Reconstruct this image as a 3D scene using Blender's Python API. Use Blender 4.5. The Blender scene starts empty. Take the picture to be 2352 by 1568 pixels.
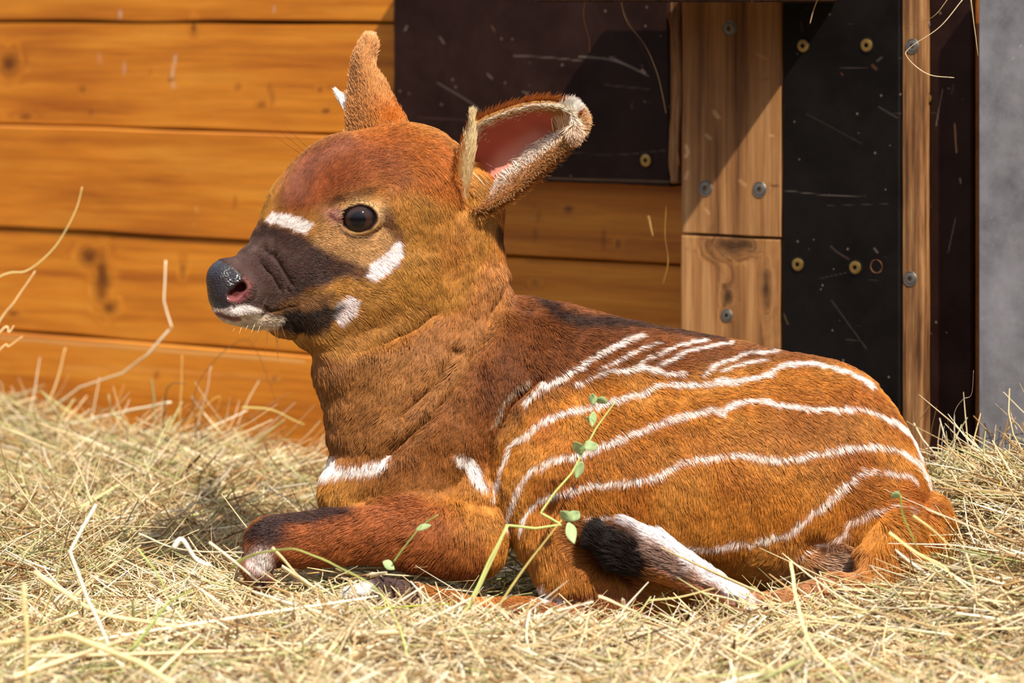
import bpy, bmesh, math, random, time
import numpy as np
from mathutils import Vector, Matrix
T0 = time.time()
rng = np.random.default_rng(7)
random.seed(7)
scene = bpy.context.scene
COL = scene.collection

# ------------------------------------------------------------------ camera
F = 7500.0            # focal length in pixels of the 2352 px wide frame
H = 0.60              # camera height, the horizon sits on the top edge of the frame
UNIT = 0.0004         # one model unit (a pixel at 3 m) in metres
cam_data = bpy.data.cameras.new('camera')
cam = bpy.data.objects.new('camera', cam_data); COL.objects.link(cam)
cam.location = (0, 0, H); cam.rotation_euler = (math.pi/2, 0, 0)
cam_data.sensor_width = 36.0; cam_data.lens = F*36.0/2352.0
cam_data.shift_y = -784.0/2352.0
cam_data.clip_start = 0.05; cam_data.clip_end = 100
cam_data.dof.use_dof = True; cam_data.dof.focus_distance = 3.0; cam_data.dof.aperture_fstop = 5.6
scene.camera = cam
# ------------------------------------------------------------------ light
world = bpy.data.worlds.new('world'); scene.world = world; world.use_nodes = True
bg = world.node_tree.nodes['Background']
# open sky overhead, darker buildings and yard round the horizon
_wn = world.node_tree; _tc = _wn.nodes.new('ShaderNodeTexCoord'); _sx = _wn.nodes.new('ShaderNodeSeparateXYZ'); _wr = _wn.nodes.new('ShaderNodeValToRGB')
_wn.links.new(_tc.outputs['Generated'], _sx.inputs[0]); _mr = _wn.nodes.new('ShaderNodeMapRange'); _mr.inputs['From Min'].default_value = -1
_wn.links.new(_sx.outputs['Z'], _mr.inputs['Value']); _wn.links.new(_mr.outputs[0], _wr.inputs[0]); _wn.links.new(_wr.outputs[0], bg.inputs[0])
_e = _wr.color_ramp.elements; _e.new(0.5); _e.new(0.6)
for _k, (_p, _c) in enumerate([(0.35, (0.16, 0.11, 0.07)), (0.52, (0.13, 0.11, 0.10)), (0.62, (0.55, 0.62, 0.74)), (0.8, (1.15, 1.25, 1.45))]):
    _e[_k].position = _p; _e[_k].color = (*_c, 1)
bg.inputs[1].default_value = 0.85
sd = bpy.data.lights.new('sun', 'SUN'); sun = bpy.data.objects.new('sun', sd); COL.objects.link(sun)
sd.energy = 6.9; sd.angle = math.radians(0.8); sd.color = (1.0, 0.93, 0.80)
sun_az, sun_el = math.radians(26), math.radians(48)     # to the right of and above the camera
to_sun = Vector((math.sin(sun_az)*math.cos(sun_el), -math.cos(sun_az)*math.cos(sun_el), math.sin(sun_el)))
sun.rotation_euler = to_sun.to_track_quat('Z', 'Y').to_euler()
scene.view_settings.view_transform = 'Standard'; scene.view_settings.look = 'None'
scene.view_settings.exposure = 0.12; scene.view_settings.gamma = 1.0; scene.view_settings.use_curve_mapping = False
scene.cycles.max_bounces = 6; scene.cycles.diffuse_bounces = 3; scene.cycles.glossy_bounces = 2
scene.cycles.transparent_max_bounces = 4
scene.cycles.use_adaptive_sampling = True; scene.cycles.adaptive_threshold = 0.035; scene.cycles.use_denoising = True

# ------------------------------------------------------------------ helpers
def lin(c):
    c = np.asarray(c, float)/255.0
    return np.where(c <= 0.04045, c/12.92, ((c+0.055)/1.055)**2.4)
def tag(o, label=None, cat=None, group=None, kind=None):
    if label: o['label'] = label
    if cat: o['category'] = cat
    if group: o['group'] = group
    if kind: o['kind'] = kind
    return o
def new_mesh(name, verts, faces, mat=None, parent=None, smooth=True, cols=None, colname='Col'):
    """verts Nx3 array, faces as one MxK array or list of arrays"""
    me = bpy.data.meshes.new(name)
    verts = np.asarray(verts, np.float32)
    fl = faces if isinstance(faces, list) and len(faces) and isinstance(faces[0], np.ndarray) else [np.asarray(faces)]
    fl = [f for f in fl if len(f)]
    me.vertices.add(len(verts)); me.vertices.foreach_set('co', verts.ravel())
    loops = np.concatenate([f.ravel() for f in fl]).astype(np.int32)
    tot = np.concatenate([np.full(len(f), f.shape[1]) for f in fl]).astype(np.int32)
    st = np.concatenate([[0], np.cumsum(tot)[:-1]]).astype(np.int32)
    me.loops.add(len(loops)); me.loops.foreach_set('vertex_index', loops)
    me.polygons.add(len(tot)); me.polygons.foreach_set('loop_start', st)
    try: me.polygons.foreach_set('loop_total', tot)
    except Exception: pass
    me.polygons.foreach_set('use_smooth', np.full(len(tot), smooth))
    me.update(calc_edges=True); me.validate()
    if cols is not None:
        for k, v in (cols.items() if isinstance(cols, dict) else [(colname, cols)]):
            v = np.asarray(v, np.float32)
            if v.ndim == 1:
                a = me.attributes.new(k, 'FLOAT', 'POINT'); a.data.foreach_set('value', v)
            else:
                if v.shape[1] == 3: v = np.concatenate([v, np.ones((len(v), 1), np.float32)], 1)
                a = me.attributes.new(k, 'FLOAT_COLOR', 'POINT'); a.data.foreach_set('color', v.ravel())
    if mat: me.materials.append(mat)
    o = bpy.data.objects.new(name, me); COL.objects.link(o)
    if parent: o.parent = parent
    return o
# lattice noise
_tab = rng.random(65536).astype(np.float32)
def noise3(p, scale):
    q = np.asarray(p, np.float64)/scale
    i = np.floor(q).astype(np.int64); f = q-i; f = f*f*(3-2*f)
    def h(dx, dy, dz):
        return _tab[((i[:, 0]+dx)*73856093 ^ (i[:, 1]+dy)*19349663 ^ (i[:, 2]+dz)*83492791) & 65535]
    x, y, z = f[:, 0], f[:, 1], f[:, 2]
    a = h(0,0,0)*(1-x)+h(1,0,0)*x; b = h(0,1,0)*(1-x)+h(1,1,0)*x
    c = h(0,0,1)*(1-x)+h(1,0,1)*x; d = h(0,1,1)*(1-x)+h(1,1,1)*x
    return (a*(1-y)+b*y)*(1-z)+(c*(1-y)+d*y)*z
def sstep(a, b, x):
    t = np.clip((x-a)/(b-a), 0, 1); return t*t*(3-2*t)
def catmull(P, n=8):
    P = np.asarray(P, float)
    if len(P) < 3: 
        t = np.linspace(0, 1, n+1)[:, None]; return P[0]*(1-t)+P[-1]*t
    Q = np.vstack([2*P[0]-P[1], P, 2*P[-1]-P[-2]])
    out = []
    for i in range(1, len(Q)-2):
        for t in np.linspace(0, 1, n, endpoint=False):
            a, b, c, d = Q[i-1], Q[i], Q[i+1], Q[i+2]
            out.append(0.5*((2*b)+(-a+c)*t+(2*a-5*b+4*c-d)*t*t+(-a+3*b-3*c+d)*t**3))
    out.append(P[-1]); return np.array(out)
def stroke_dist(x, y, pts, smooth=True):
    """distance to a polyline and parameter along it"""
    P = catmull(np.asarray(pts, float)[:, :2], 5) if smooth and len(pts) > 2 else np.asarray(pts, float)[:, :2]
    best = np.full(x.shape, 1e9); par = np.zeros(x.shape)
    m = 60
    sel = (x > P[:, 0].min()-m) & (x < P[:, 0].max()+m) & (y > P[:, 1].min()-m) & (y < P[:, 1].max()+m)
    idx = np.nonzero(sel)[0]
    xs, ys = x[idx], y[idx]; bb = np.full(xs.shape, 1e9); pp = np.zeros(xs.shape)
    n = len(P)-1
    for i in range(n):
        a, b = P[i], P[i+1]; d = b-a; L = d@d+1e-9
        t = np.clip(((xs-a[0])*d[0]+(ys-a[1])*d[1])/L, 0, 1)
        q = np.hypot(xs-a[0]-t*d[0], ys-a[1]-t*d[1])
        w = q < bb; bb[w] = q[w]; pp[w] = (i+t[w])/n
    best[idx] = bb; par[idx] = pp
    return best, par
def poly_sd(x, y, pts):
    """signed distance to a polygon, negative inside"""
    P = np.asarray(pts, float); n = len(P)
    d = np.full(x.shape, 1e9); ins = np.zeros(x.shape, bool)
    for i in range(n):
        a, b = P[i], P[(i+1) % n]; e = b-a
        t = np.clip(((x-a[0])*e[0]+(y-a[1])*e[1])/(e@e+1e-9), 0, 1)
        d = np.minimum(d, np.hypot(x-a[0]-t*e[0], y-a[1]-t*e[1]))
        c = ((a[1] > y) != (b[1] > y)) & (x < (b[0]-a[0])*(y-a[1])/(b[1]-a[1]+1e-12)+a[0])
        ins ^= c
    return np.where(ins, -d, d)

# ------------------------------------------------------------------ materials
def material(name, rough=0.5, spec=0.5, color=(0.5,0.5,0.5), metal=0.0):
    m = bpy.data.materials.new(name); m.use_nodes = True
    b = m.node_tree.nodes['Principled BSDF']
    b.inputs['Base Color'].default_value = (*color, 1); b.inputs['Roughness'].default_value = rough
    b.inputs['Specular IOR Level'].default_value = spec; b.inputs['Metallic'].default_value = metal
    return m, m.node_tree, b
def node(nt, t, **kw):
    n = nt.nodes.new(t)
    for k, v in kw.items():
        if k in n.inputs.keys(): n.inputs[k].default_value = v
        else: setattr(n, k, v)
    return n
def attr(nt, name): 
    n = nt.nodes.new('ShaderNodeAttribute'); n.attribute_name = name; return n
def mixc(nt, fac, a, b, mode='MIX'):
    n = nt.nodes.new('ShaderNodeMix'); n.data_type = 'RGBA'; n.blend_type = mode
    for sock, v in ((n.inputs[0], fac), (n.inputs[6], a), (n.inputs[7], b)):
        if hasattr(v, 'links') or isinstance(v, bpy.types.NodeSocket): nt.links.new(v, sock)
        elif isinstance(v, (int, float)): sock.default_value = v
        else: sock.default_value = (*v, 1) if len(v) == 3 else v
    return n.outputs[2]
def mathn(nt, op, a, b=0.0, clamp=False):
    n = nt.nodes.new('ShaderNodeMath'); n.operation = op; n.use_clamp = clamp
    for s, v in ((n.inputs[0], a), (n.inputs[1], b)):
        if isinstance(v, bpy.types.NodeSocket): nt.links.new(v, s)
        else: s.default_value = v
    return n.outputs[0]
def ramp(nt, fac, stops):
    n = nt.nodes.new('ShaderNodeValToRGB'); e = n.color_ramp.elements
    while len(e) < len(stops): e.new(0.5)
    for k, (p, c) in enumerate(stops): e[k].position = p; e[k].color = (*c, 1) if len(c) == 3 else c
    nt.links.new(fac, n.inputs[0]); return n.outputs[0]
def bump(nt, b, height, strength=0.3, dist=0.001):
    n = nt.nodes.new('ShaderNodeBump'); n.inputs['Strength'].default_value = strength; n.inputs['Distance'].default_value = dist
    nt.links.new(height, n.inputs['Height']); nt.links.new(n.outputs[0], b.inputs['Normal'])
def wood_mat(name, light, mid, dark, axis='x', rough=0.45, spec=0.4, freq=1.0, contrast=1.0, bumpy=0.3):
    """grain runs along local axis; uses vertex attributes Col (multiplier) and knot"""
    m, nt, b = material(name, rough, spec)
    tc = node(nt, 'ShaderNodeTexCoord'); mp = node(nt, 'ShaderNodeMapping')
    nt.links.new(tc.outputs['Object'], mp.inputs[0])
    s = [60*freq]*3; s['xyz'.index(axis)] = 2.2*freq; mp.inputs['Scale'].default_value = s
    kn = attr(nt, 'knot')
    # the grain bends round knots
    off = node(nt, 'ShaderNodeCombineXYZ'); k3 = mathn(nt, 'MULTIPLY', kn.outputs['Fac'], 7.0)
    for i, a in enumerate('xyz'):
        if a != axis: nt.links.new(k3, off.inputs[i])
    va = node(nt, 'ShaderNodeVectorMath', operation='ADD'); nt.links.new(mp.outputs[0], va.inputs[0]); nt.links.new(off.outputs[0], va.inputs[1])
    n1 = node(nt, 'ShaderNodeTexNoise', Scale=1.0, Detail=6.0, Roughness=0.6, Distortion=0.3); nt.links.new(va.outputs[0], n1.inputs['Vector'])
    mp2 = node(nt, 'ShaderNodeMapping'); nt.links.new(tc.outputs['Object'], mp2.inputs[0])
    s2 = [14*freq]*3; s2['xyz'.index(axis)] = 3.0*freq; mp2.inputs['Scale'].default_value = s2
    n2 = node(nt, 'ShaderNodeTexNoise', Scale=1.0, Detail=4.0, Roughness=0.55); nt.links.new(mp2.outputs[0], n2.inputs['Vector'])
    mp3 = node(nt, 'ShaderNodeMapping'); nt.links.new(tc.outputs['Object'], mp3.inputs[0])
    s3 = [260*freq]*3; s3['xyz'.index(axis)] = 14*freq; mp3.inputs['Scale'].default_value = s3
    n3 = node(nt, 'ShaderNodeTexNoise', Scale=1.0, Detail=3.0); nt.links.new(mp3.outputs[0], n3.inputs['Vector'])
    g = mathn(nt, 'ADD', mathn(nt, 'MULTIPLY', n1.outputs[0], 0.55), mathn(nt, 'MULTIPLY', n2.outputs[0], 0.45))
    h = 0.16/contrast
    c = ramp(nt, g, [(0.5-h, dark), (0.5, mid), (0.5+h, light)])
    c = mixc(nt, 0.35*contrast, c, ramp(nt, n3.outputs[0], [(0.3, (0.45,)*3), (0.65, (1,1,1))]), 'MULTIPLY')
    c = mixc(nt, 1.0, c, attr(nt, 'Col').outputs['Color'], 'MULTIPLY')
    kd = ramp(nt, kn.outputs['Fac'], [(0.15, (0,)*3), (0.95, (0.9,)*3)])
    c = mixc(nt, kd, c, tuple(0.32*np.array(dark)))
    mk = attr(nt, 'mark'); mc = attr(nt, 'MarkCol')
    c = mixc(nt, mk.outputs['Fac'], c, mc.outputs['Color'])
    nt.links.new(c, b.inputs['Base Color'])
    hh = mathn(nt, 'ADD', n3.outputs[0], n1.outputs[0]); bump(nt, b, hh, bumpy, 0.0008)
    return m
def L(*c): return tuple(float(v) for v in lin(c))
WALLW = wood_mat('varnished_orange_boards', L(206,138,46), L(186,112,28), L(142,72,15), 'x', 0.42, 0.35, contrast=0.85)
POSTW = wood_mat('old_planed_timber', L(184,138,90), L(154,106,62), L(96,60,32), 'z', 0.65, 0.25, freq=1.15, bumpy=0.7, contrast=1.15)
EDGEW = wood_mat('plywood_edge', L(168,126,82), L(136,92,54), L(82,50,26), 'z', 0.7, 0.25, freq=3.2, contrast=1.5, bumpy=0.6)
def panel_mat(name, base, rough=0.42, spec=0.15):
    m, nt, b = material(name, rough, spec)
    tc = node(nt, 'ShaderNodeTexCoord')
    n1 = node(nt, 'ShaderNodeTexNoise', Scale=14.0, Detail=8.0, Roughness=0.7); nt.links.new(tc.outputs['Object'], n1.inputs['Vector'])
    c = ramp(nt, n1.outputs[0], [(0.3, tuple(0.55*np.array(base))), (0.7, tuple(1.5*np.array(base)))])
    v = node(nt, 'ShaderNodeTexVoronoi', Scale=75.0); nt.links.new(tc.outputs['Object'], v.inputs['Vector'])
    n2 = node(nt, 'ShaderNodeTexNoise', Scale=30.0, Detail=2.0); nt.links.new(tc.outputs['Object'], n2.inputs['Vector'])
    sp = mathn(nt, 'MULTIPLY', mathn(nt, 'LESS_THAN', v.outputs['Distance'], 0.10), mathn(nt, 'GREATER_THAN', n2.outputs[0], 0.54))
    c = mixc(nt, mathn(nt, 'MULTIPLY', sp, 0.35), c, L(150,128,115))
    mp = node(nt, 'ShaderNodeMapping'); mp.inputs['Scale'].default_value = (9, 9, 160); mp.inputs['Rotation'].default_value = (0, 0.5, 0)
    nt.links.new(tc.outputs['Object'], mp.inputs[0])
    n3 = node(nt, 'ShaderNodeTexNoise', Scale=1.0, Detail=2.0); nt.links.new(mp.outputs[0], n3.inputs['Vector'])
    c = mixc(nt, mathn(nt, 'MULTIPLY', mathn(nt, 'GREATER_THAN', n3.outputs[0], 0.72), 0.08), c, L(150,130,125))
    c = mixc(nt, attr(nt, 'mark').outputs['Fac'], c, attr(nt, 'MarkCol').outputs['Color'])
    nt.links.new(c, b.inputs['Base Color'])
    r = ramp(nt, n1.outputs[0], [(0.3, (rough-0.08,)*3), (0.7, (rough+0.2,)*3)]); nt.links.new(r, b.inputs['Roughness'])
    bump(nt, b, n1.outputs[0], 0.15, 0.001)
    return m
DARKP = panel_mat('brown_film_plywood', L(34,17,13))
BLACKP = panel_mat('black_film_plywood', L(14,10,9))
GREYP = panel_mat('dull_grey_metal', L(112,110,114), 0.55)
DARKGAP, _, _ = material('shadow_gap_board', 0.9, 0.1, L(40,24,14))
def metal_mat(name, col, rough=0.35):
    m, nt, b = material(name, rough, 0.5, col, 0.85)
    n = node(nt, 'ShaderNodeTexNoise', Scale=900.0, Detail=3.0)
    c = ramp(nt, n.outputs[0], [(0.35, tuple(0.45*np.array(col))), (0.65, col)]); nt.links.new(c, b.inputs['Base Color'])
    return m
ZINC = metal_mat('zinc_screw', L(150,144,136), 0.5); BRASS = metal_mat('yellow_passivated_screw', L(196,160,92))
HOLEM, _, _ = material('screw_recess', 0.8, 0.2, L(18,13,10))

# ------------------------------------------------------------------ the wall frame
Y0 = 4.05
th = math.atan2(-0.5736, 0.8192)
WO = np.array([-1176/F*Y0, Y0]); WU = np.array([0.8192, -0.5736]); WN = np.array([-0.5736, -0.8192])
def wall_s(px, off=0.0):
    """distance along the wall (and depth there) where the sight line px meets the plane off metres in front of it"""
    k = (px-1176)/F; o = WO+off*WN
    s = (k*o[1]-o[0])/(WU[0]-k*WU[1]); return s, o[1]+s*WU[1]
def wall_z(px, py, off=0.0): return H-py*wall_s(px, off)[1]/F
def wall_obj(o, off=0.0):
    o.location = (WO[0]+off*WN[0], WO[1]+off*WN[1], 0); o.rotation_euler = (0, 0, th); return o
def slab_arrays(x0, x1, z0, z1, thick, step=0.004, bevel=0.0015, wob=0.0):
    """a board: dense front face (at y=-thick... front is y=0), sides going back to +thick"""
    nx = max(2, int((x1-x0)/step)); nz = max(2, int((z1-z0)/step))
    xs = np.concatenate([[x0], np.linspace(x0+bevel, x1-bevel, nx), [x1]])
    zs = np.concatenate([[z0], np.linspace(z0+bevel, z1-bevel, nz), [z1]])
    X, Z = np.meshgrid(xs, zs, indexing='ij'); Yv = np.zeros_like(X)
    Yv[0] = Yv[-1] = bevel; Yv[:, 0] = Yv[:, -1] = bevel
    if wob:
        P = np.stack([X.ravel(), X.ravel()*0, Z.ravel()], 1)
        jx = (noise3(P+5, 0.03)-0.5)*wob; jz = (noise3(P+9, 0.03)-0.5)*wob
        X = X.copy(); Z = Z.copy()
        X[0] += jx.reshape(X.shape)[0]; X[-1] += jx.reshape(X.shape)[-1]
        Z[:, 0] += jz.reshape(X.shape)[:, 0]; Z[:, -1] += jz.reshape(X.shape)[:, -1]
    A, B = X.shape
    V = np.stack([X.ravel(), Yv.ravel(), Z.ravel()], 1)
    I = np.arange(A*B).reshape(A, B)
    f = np.stack([I[:-1, :-1], I[1:, :-1], I[1:, 1:], I[:-1, 1:]], -1).reshape(-1, 4)
    ring = np.concatenate([I[:, 0], I[-1, 1:], I[::-1, -1][1:], I[0, ::-1][1:-1]])
    back = V[ring].copy(); back[:, 1] = thick
    n0 = len(V); V = np.vstack([V, back]); r2 = n0+np.arange(len(ring))
    side = np.stack([ring, r2, np.roll(r2, -1), np.roll(ring, -1)], 1)
    side = side[:, ::-1]
    c = len(V); V = np.vstack([V, [[(x0+x1)/2, thick, (z0+z1)/2]]])
    cap = np.stack([r2, np.roll(r2, -1), np.full(len(r2), c)], 1)[:, ::-1]
    return V, [f, side, cap[:, ::-1]]
def px_of(V, off):
    """pixel coordinates of local wall points"""
    w = WO[None]+off*WN[None]+V[:, :1]*WU[None]-V[:, 1:2]*WN[None]
    return 1176+w[:, 0]/w[:, 1]*F, (H-V[:, 2])/w[:, 1]*F
def marks(V, off, items, knots=()):
    """paint scratches, chips, knots given where they are seen on the board"""
    x, y = px_of(V, off); m = np.zeros(len(V)); mc = np.zeros((len(V), 3)); kn = np.zeros(len(V))
    for pts, wid, col, a in items:
        d, t = stroke_dist(x, y, pts)
        k = a*sstep(wid+0.9, wid*0.3, d)
        sel = k > m; m[sel] = k[sel]; mc[sel] = lin(col)
    for (kx, ky, rx, ry) in knots:
        P = np.stack([x, y, x*0], 1); j = (noise3(P, 18)-0.5)*0.7
        q = np.hypot((x-kx)/rx, (y-ky)/ry)+j*0.6
        kn = np.maximum(kn, np.exp(-q*q*1.4))
    return m, mc, kn
def board(name, px0, py0, px1, py1, off, thick, mat, items=(), knots=(), parent=None, step=0.004, wob=0.0, tint=(1,1,1), bevel=0.0015, pyr=None, smin_=None, aa=1.0):
    s0, _ = wall_s(px0, off); s1, _ = wall_s(px1, off)
    if smin_ is not None: s0 = max(s0, smin_+0.0004)
    items = [(p_, w_*min(1, .45+.55*aa), c_, a_*aa) for p_, w_, c_, a_ in items]
    pm = (px0+px1)/2 if pyr is None else pyr
    z1 = wall_z(pm, py0, off); z0 = wall_z(pm, py1, off)
    V, Fs = slab_arrays(s0, s1, z0, z1, thick, step, bevel, wob)
    m, mc, kn = marks(V, off, items, knots)
    o = new_mesh(name, V, Fs, mat, parent, smooth=False, cols={'Col': np.tile(np.array(tint, float), (len(V), 1)), 'knot': kn, 'mark': m, 'MarkCol': mc})
    if parent is None: wall_obj(o, off)
    return o
def screw(parent, px, py, off, r=0.0062, mat=ZINC, depth=0.0008, tilt=0.2, hole=True):
    """countersunk star-drive screw head in a drilled seat, part of the board it holds"""
    s, d = wall_s(px, off); z = H-py*d/F
    V = []; Fc = []; n = 36
    ang = np.arange(n)*2*math.pi/n
    prof = [(r*1.22, 0.0), (r*1.16, -0.0006), (r*1.02, -0.0003), (r, depth*0.2), (r*0.93, -0.0009), (r*0.62, -0.0012)]
    rings = []
    for rr, yy in prof: rings.append(np.stack([rr*np.cos(ang), np.full(n, yy), rr*np.sin(ang)], 1))
    star = r*(0.36+0.07*np.cos(6*ang))
    rings.append(np.stack([star*np.cos(ang), np.full(n, -0.0011), star*np.sin(ang)], 1))
    rings.append(np.stack([star*0.8*np.cos(ang), np.full(n, 0.0012), star*0.8*np.sin(ang)], 1))
    V = np.vstack(rings+[np.array([[0, 0.0013, 0]])])
    f = []
    for k in range(len(rings)-1):
        a = k*n+np.arange(n); b = k*n+np.roll(np.arange(n), -1)
        f.append(np.stack([a, b, b+n, a+n], 1))
    k = len(rings)-1; a = k*n+np.arange(n); b = k*n+np.roll(np.arange(n), -1)
    cap = np.stack([a, b, np.full(n, len(V)-1)], 1)
    R = Matrix.Rotation(tilt, 3, 'Y'); V = V@np.array(R.transposed())
    o = new_mesh('screw', V+np.array([s, -0.0004, z]), [np.vstack(f), cap], mat, parent, smooth=False)
    o.data.materials.append(HOLEM)
    mi = np.zeros(len(o.data.polygons), np.int32); mi[n*6:] = 1; mi[:n*2] = 1 if mat is BRASS else 0
    o.data.polygons.foreach_set('material_index', mi)
    return o

# ---- plank wall (structure)
seams = [-190, 47, 284, 521, 757, 985, 1220]             # seam heights as seen at the left edge of the frame
VV = []; FF = [[], [], []]; n0 = 0; C = []; KN = []; MK = []; MC = []
KNOTS = [(235,640,22,70), (20,150,26,34), (445,62,8,20), (205,590,30,26), (735,205,9,9), (190,205,7,9), (345,168,5,5), (600,240,14,9), (750,255,12,8),
         (60,268,26,9), (1305,480,14,12), (545,200,10,7), (1420,560,9,12), (30,720,16,8), (420,620,8,22), (250,705,22,18), (630,870,9,9), (360,860,7,7),(1230,650,12,7)]
MARKS = [([(230,125),(231,145)],3,(215,190,180),.5), ([(283,140),(284,170)],3,(215,190,180),.45), ([(401,130),(398,175),(400,205)],3.5,(225,200,175),.6),
         ([(276,28),(277,42)],3,(220,200,190),.5), ([(628,12),(629,30)],2.5,(215,190,170),.4), ([(346,168),(347,168)],3,(90,45,15),.8), ([(388,178),(398,186)],6,(70,35,15),.6),
         ([(207,255),(210,262)],6,(80,45,20),.6), ([(620,200),(628,240)],6,(110,60,25),.5), ([(450,480),(455,484)],5,(225,180,110),.5), ([(448,510),(449,522)],3,(225,190,150),.5),
         ([(540,450),(541,475)],2.5,(130,70,25),.5), ([(1160,600),(1250,598),(1400,605),(1560,612)],1.5,(90,45,15),.4), ([(0,775),(200,790),(400,808),(700,828)],5,(220,170,110),.55),
         ([(150,845),(350,850),(640,870)],8,(214,150,80),.25),([(1175,560),(1205,520),(1230,480)],2,(190,130,70),.5),([(1230,470),(1235,500),(1225,560)],3,(110,62,28),.6),([(1380,470),(1390,600)],2,(80,40,15),.5)]
for i in range(len(seams)-1):
    gap = 0.0022
    z1 = H-seams[i]*Y0/F-gap; z0 = max(H-seams[i+1]*Y0/F, -0.02)
    V, Fs = slab_arrays(-1.1, 1.75, z0, z1, 0.02, 0.0045, 0.0022)
    V[:, 1] += [0, .002, -.001, .003, 0.0, .002][i]
    V[:, 2] += (noise3(V*[1, 0, 0]+i*7, 0.12)-0.5)*0.0025
    m, mc, kn = marks(V, 0, MARKS, KNOTS)
    t = [(.98,.96,.9), (1.0,.98,1.0), (.96,.93,.92), (1.0,1.0,1.02), (.97,.94,.95), (1,1,1)][i]
    big = 0.9+0.2*noise3(V*[1, 0, 1.6]+i*31, 0.13)
    C.append(np.array(t)[None]*big[:, None]); KN.append(kn); MK.append(m); MC.append(mc)
    for k in range(3): FF[k].append(Fs[k]+n0)
    VV.append(V); n0 += len(V)
wall = new_mesh('wall_back', np.vstack(VV), [np.vstack(f) for f in FF], WALLW, None, smooth=False,
                cols={'Col': np.vstack(C), 'knot': np.concatenate(KN), 'mark': np.concatenate(MK), 'MarkCol': np.vstack(MC)})
tag(wall_obj(wall), kind='structure')
bk = board('wall_backing_1', -900, -220, 2700, 1250, -0.021, 0.02, DARKGAP, step=0.2); tag(bk, kind='structure')  # dark sheet added behind the planks so the gaps show dark

W = (205,185,170)
# ---- dark board over the planks, left
b1 = board('plywood_board', 903, -60, 1536, 416, 0.030, 0.028, DARKP, step=0.0013, wob=0.002, aa=.42, items=[
    ([(1330,130),(1390,135),(1440,150),(1490,175)],2.2,W,.7), ([(1180,128),(1260,132),(1340,140)],1.2,W,.5), ([(1400,130),(1475,166)],1.5,(235,215,200),.8), ([(1475,160),(1482,168)],4,(235,200,180),.8),
    ([(1005,190),(1080,235),(1110,262)],1.2,W,.5), ([(1010,85),(1020,100)],2.5,W,.4), ([(1012,240),(1016,240)],2,W,.5), ([(1150,320),(1260,332)],1.0,W,.3), ([(1120,170),(1130,180)],4,W,.3),
    ([(960,270),(1100,275),(1180,262)],3,(110,80,80),.35), ([(1430,20),(1475,110),(1500,160)],2,(120,90,90),.35), ([(1390,195),(1490,205)],1.3,W,.35), ([(930,70),(935,60)],3,W,.4), ([(1130,60),(1136,72)],3,(170,110,80),.5),  # the purplish diagonal stroke is a painted reflection, not a scratch
    ([(1300,350),(1420,355),(1530,345)],1.0,W,.3), ([(1258,409),(1400,413),(1545,418)],1.8,(205,165,120),.8), ([(1450,240),(1452,250)],1.5,W,.4), ([(1200,210),(1215,216)],2,W,.5)])
tag(b1, 'wide dark brown plywood board with scratches and one screw, behind the ears', 'board')
screw(b1, 1484, 368, 0.030, 0.0068, BRASS)
be = board('raw_edge', 1538, -60, 1561, 420, 0.0295, 0.028, EDGEW, wob=0.005, step=0.003)
be.name = 'raw_edge'; be.location = (0, 0, 0); be.rotation_euler = (0, 0, 0); be.parent = b1
# ---- timber blocks
OFFP = 0.048
b2 = board('timber_block', 1566, -40, 1795, 541, OFFP, 0.046, POSTW, step=0.002, wob=0.002, knots=[(1752,432,16,9)], items=[
    ([(1640,255),(1652,270)],5,(205,165,110),.6), ([(1622,310),(1632,318)],5,(205,165,110),.5), ([(1740,125),(1760,135)],5,(190,140,85),.5), ([(1700,270),(1703,290)],3,(110,65,30),.5),
    ([(1576,335),(1580,350),(1575,360)],5,(222,180,130),.7), ([(1768,310),(1776,312)],4,(210,165,110),.5), ([(1735,178),(1765,180)],2,(125,80,40),.5), ([(1700,415),(1712,425)],6,(200,150,95),.4),
    ([(1648,270),(1640,262)],4,(215,175,115),.4), ([(1745,430),(1795,425)],1.2,(60,35,20),.8), ([(1620,480),(1628,490)],5,(200,160,110),.4), ([(1580,395),(1575,410)],5,(225,180,130),.5)])
tag(b2, 'upper rough timber block with three screws, beside the black plywood panel', 'timber')
for (x, y) in ((1676, 65), (1621, 432), (1745, 435)): screw(b2, x, y, OFFP, 0.0068, ZINC, tilt=random.random())
b3 = board('timber_block', 1563, 545, 1794, 1250, OFFP-0.001, 0.046, POSTW, step=0.0025, wob=0.003, tint=(1.05,1.02,.98), knots=[(1672,680,14,20), (1690,565,60,30), (1667,722,12,14), (1760,660,14,60)], items=[
    ([(1662,655),(1672,675),(1664,700)],6,(70,45,25),.7), ([(1650,650),(1655,700)],4,(160,115,65),.6), ([(1640,560),(1680,600),(1730,590)],2,(90,55,28),.5), ([(1575,570),(1640,600),(1700,690)],1.5,(130,85,45),.4)])
tag(b3, 'lower timber block with a big knot, below the split in the post', 'timber')
screw(b3, 1669, 724, OFFP, 0.0055, ZINC)
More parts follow.
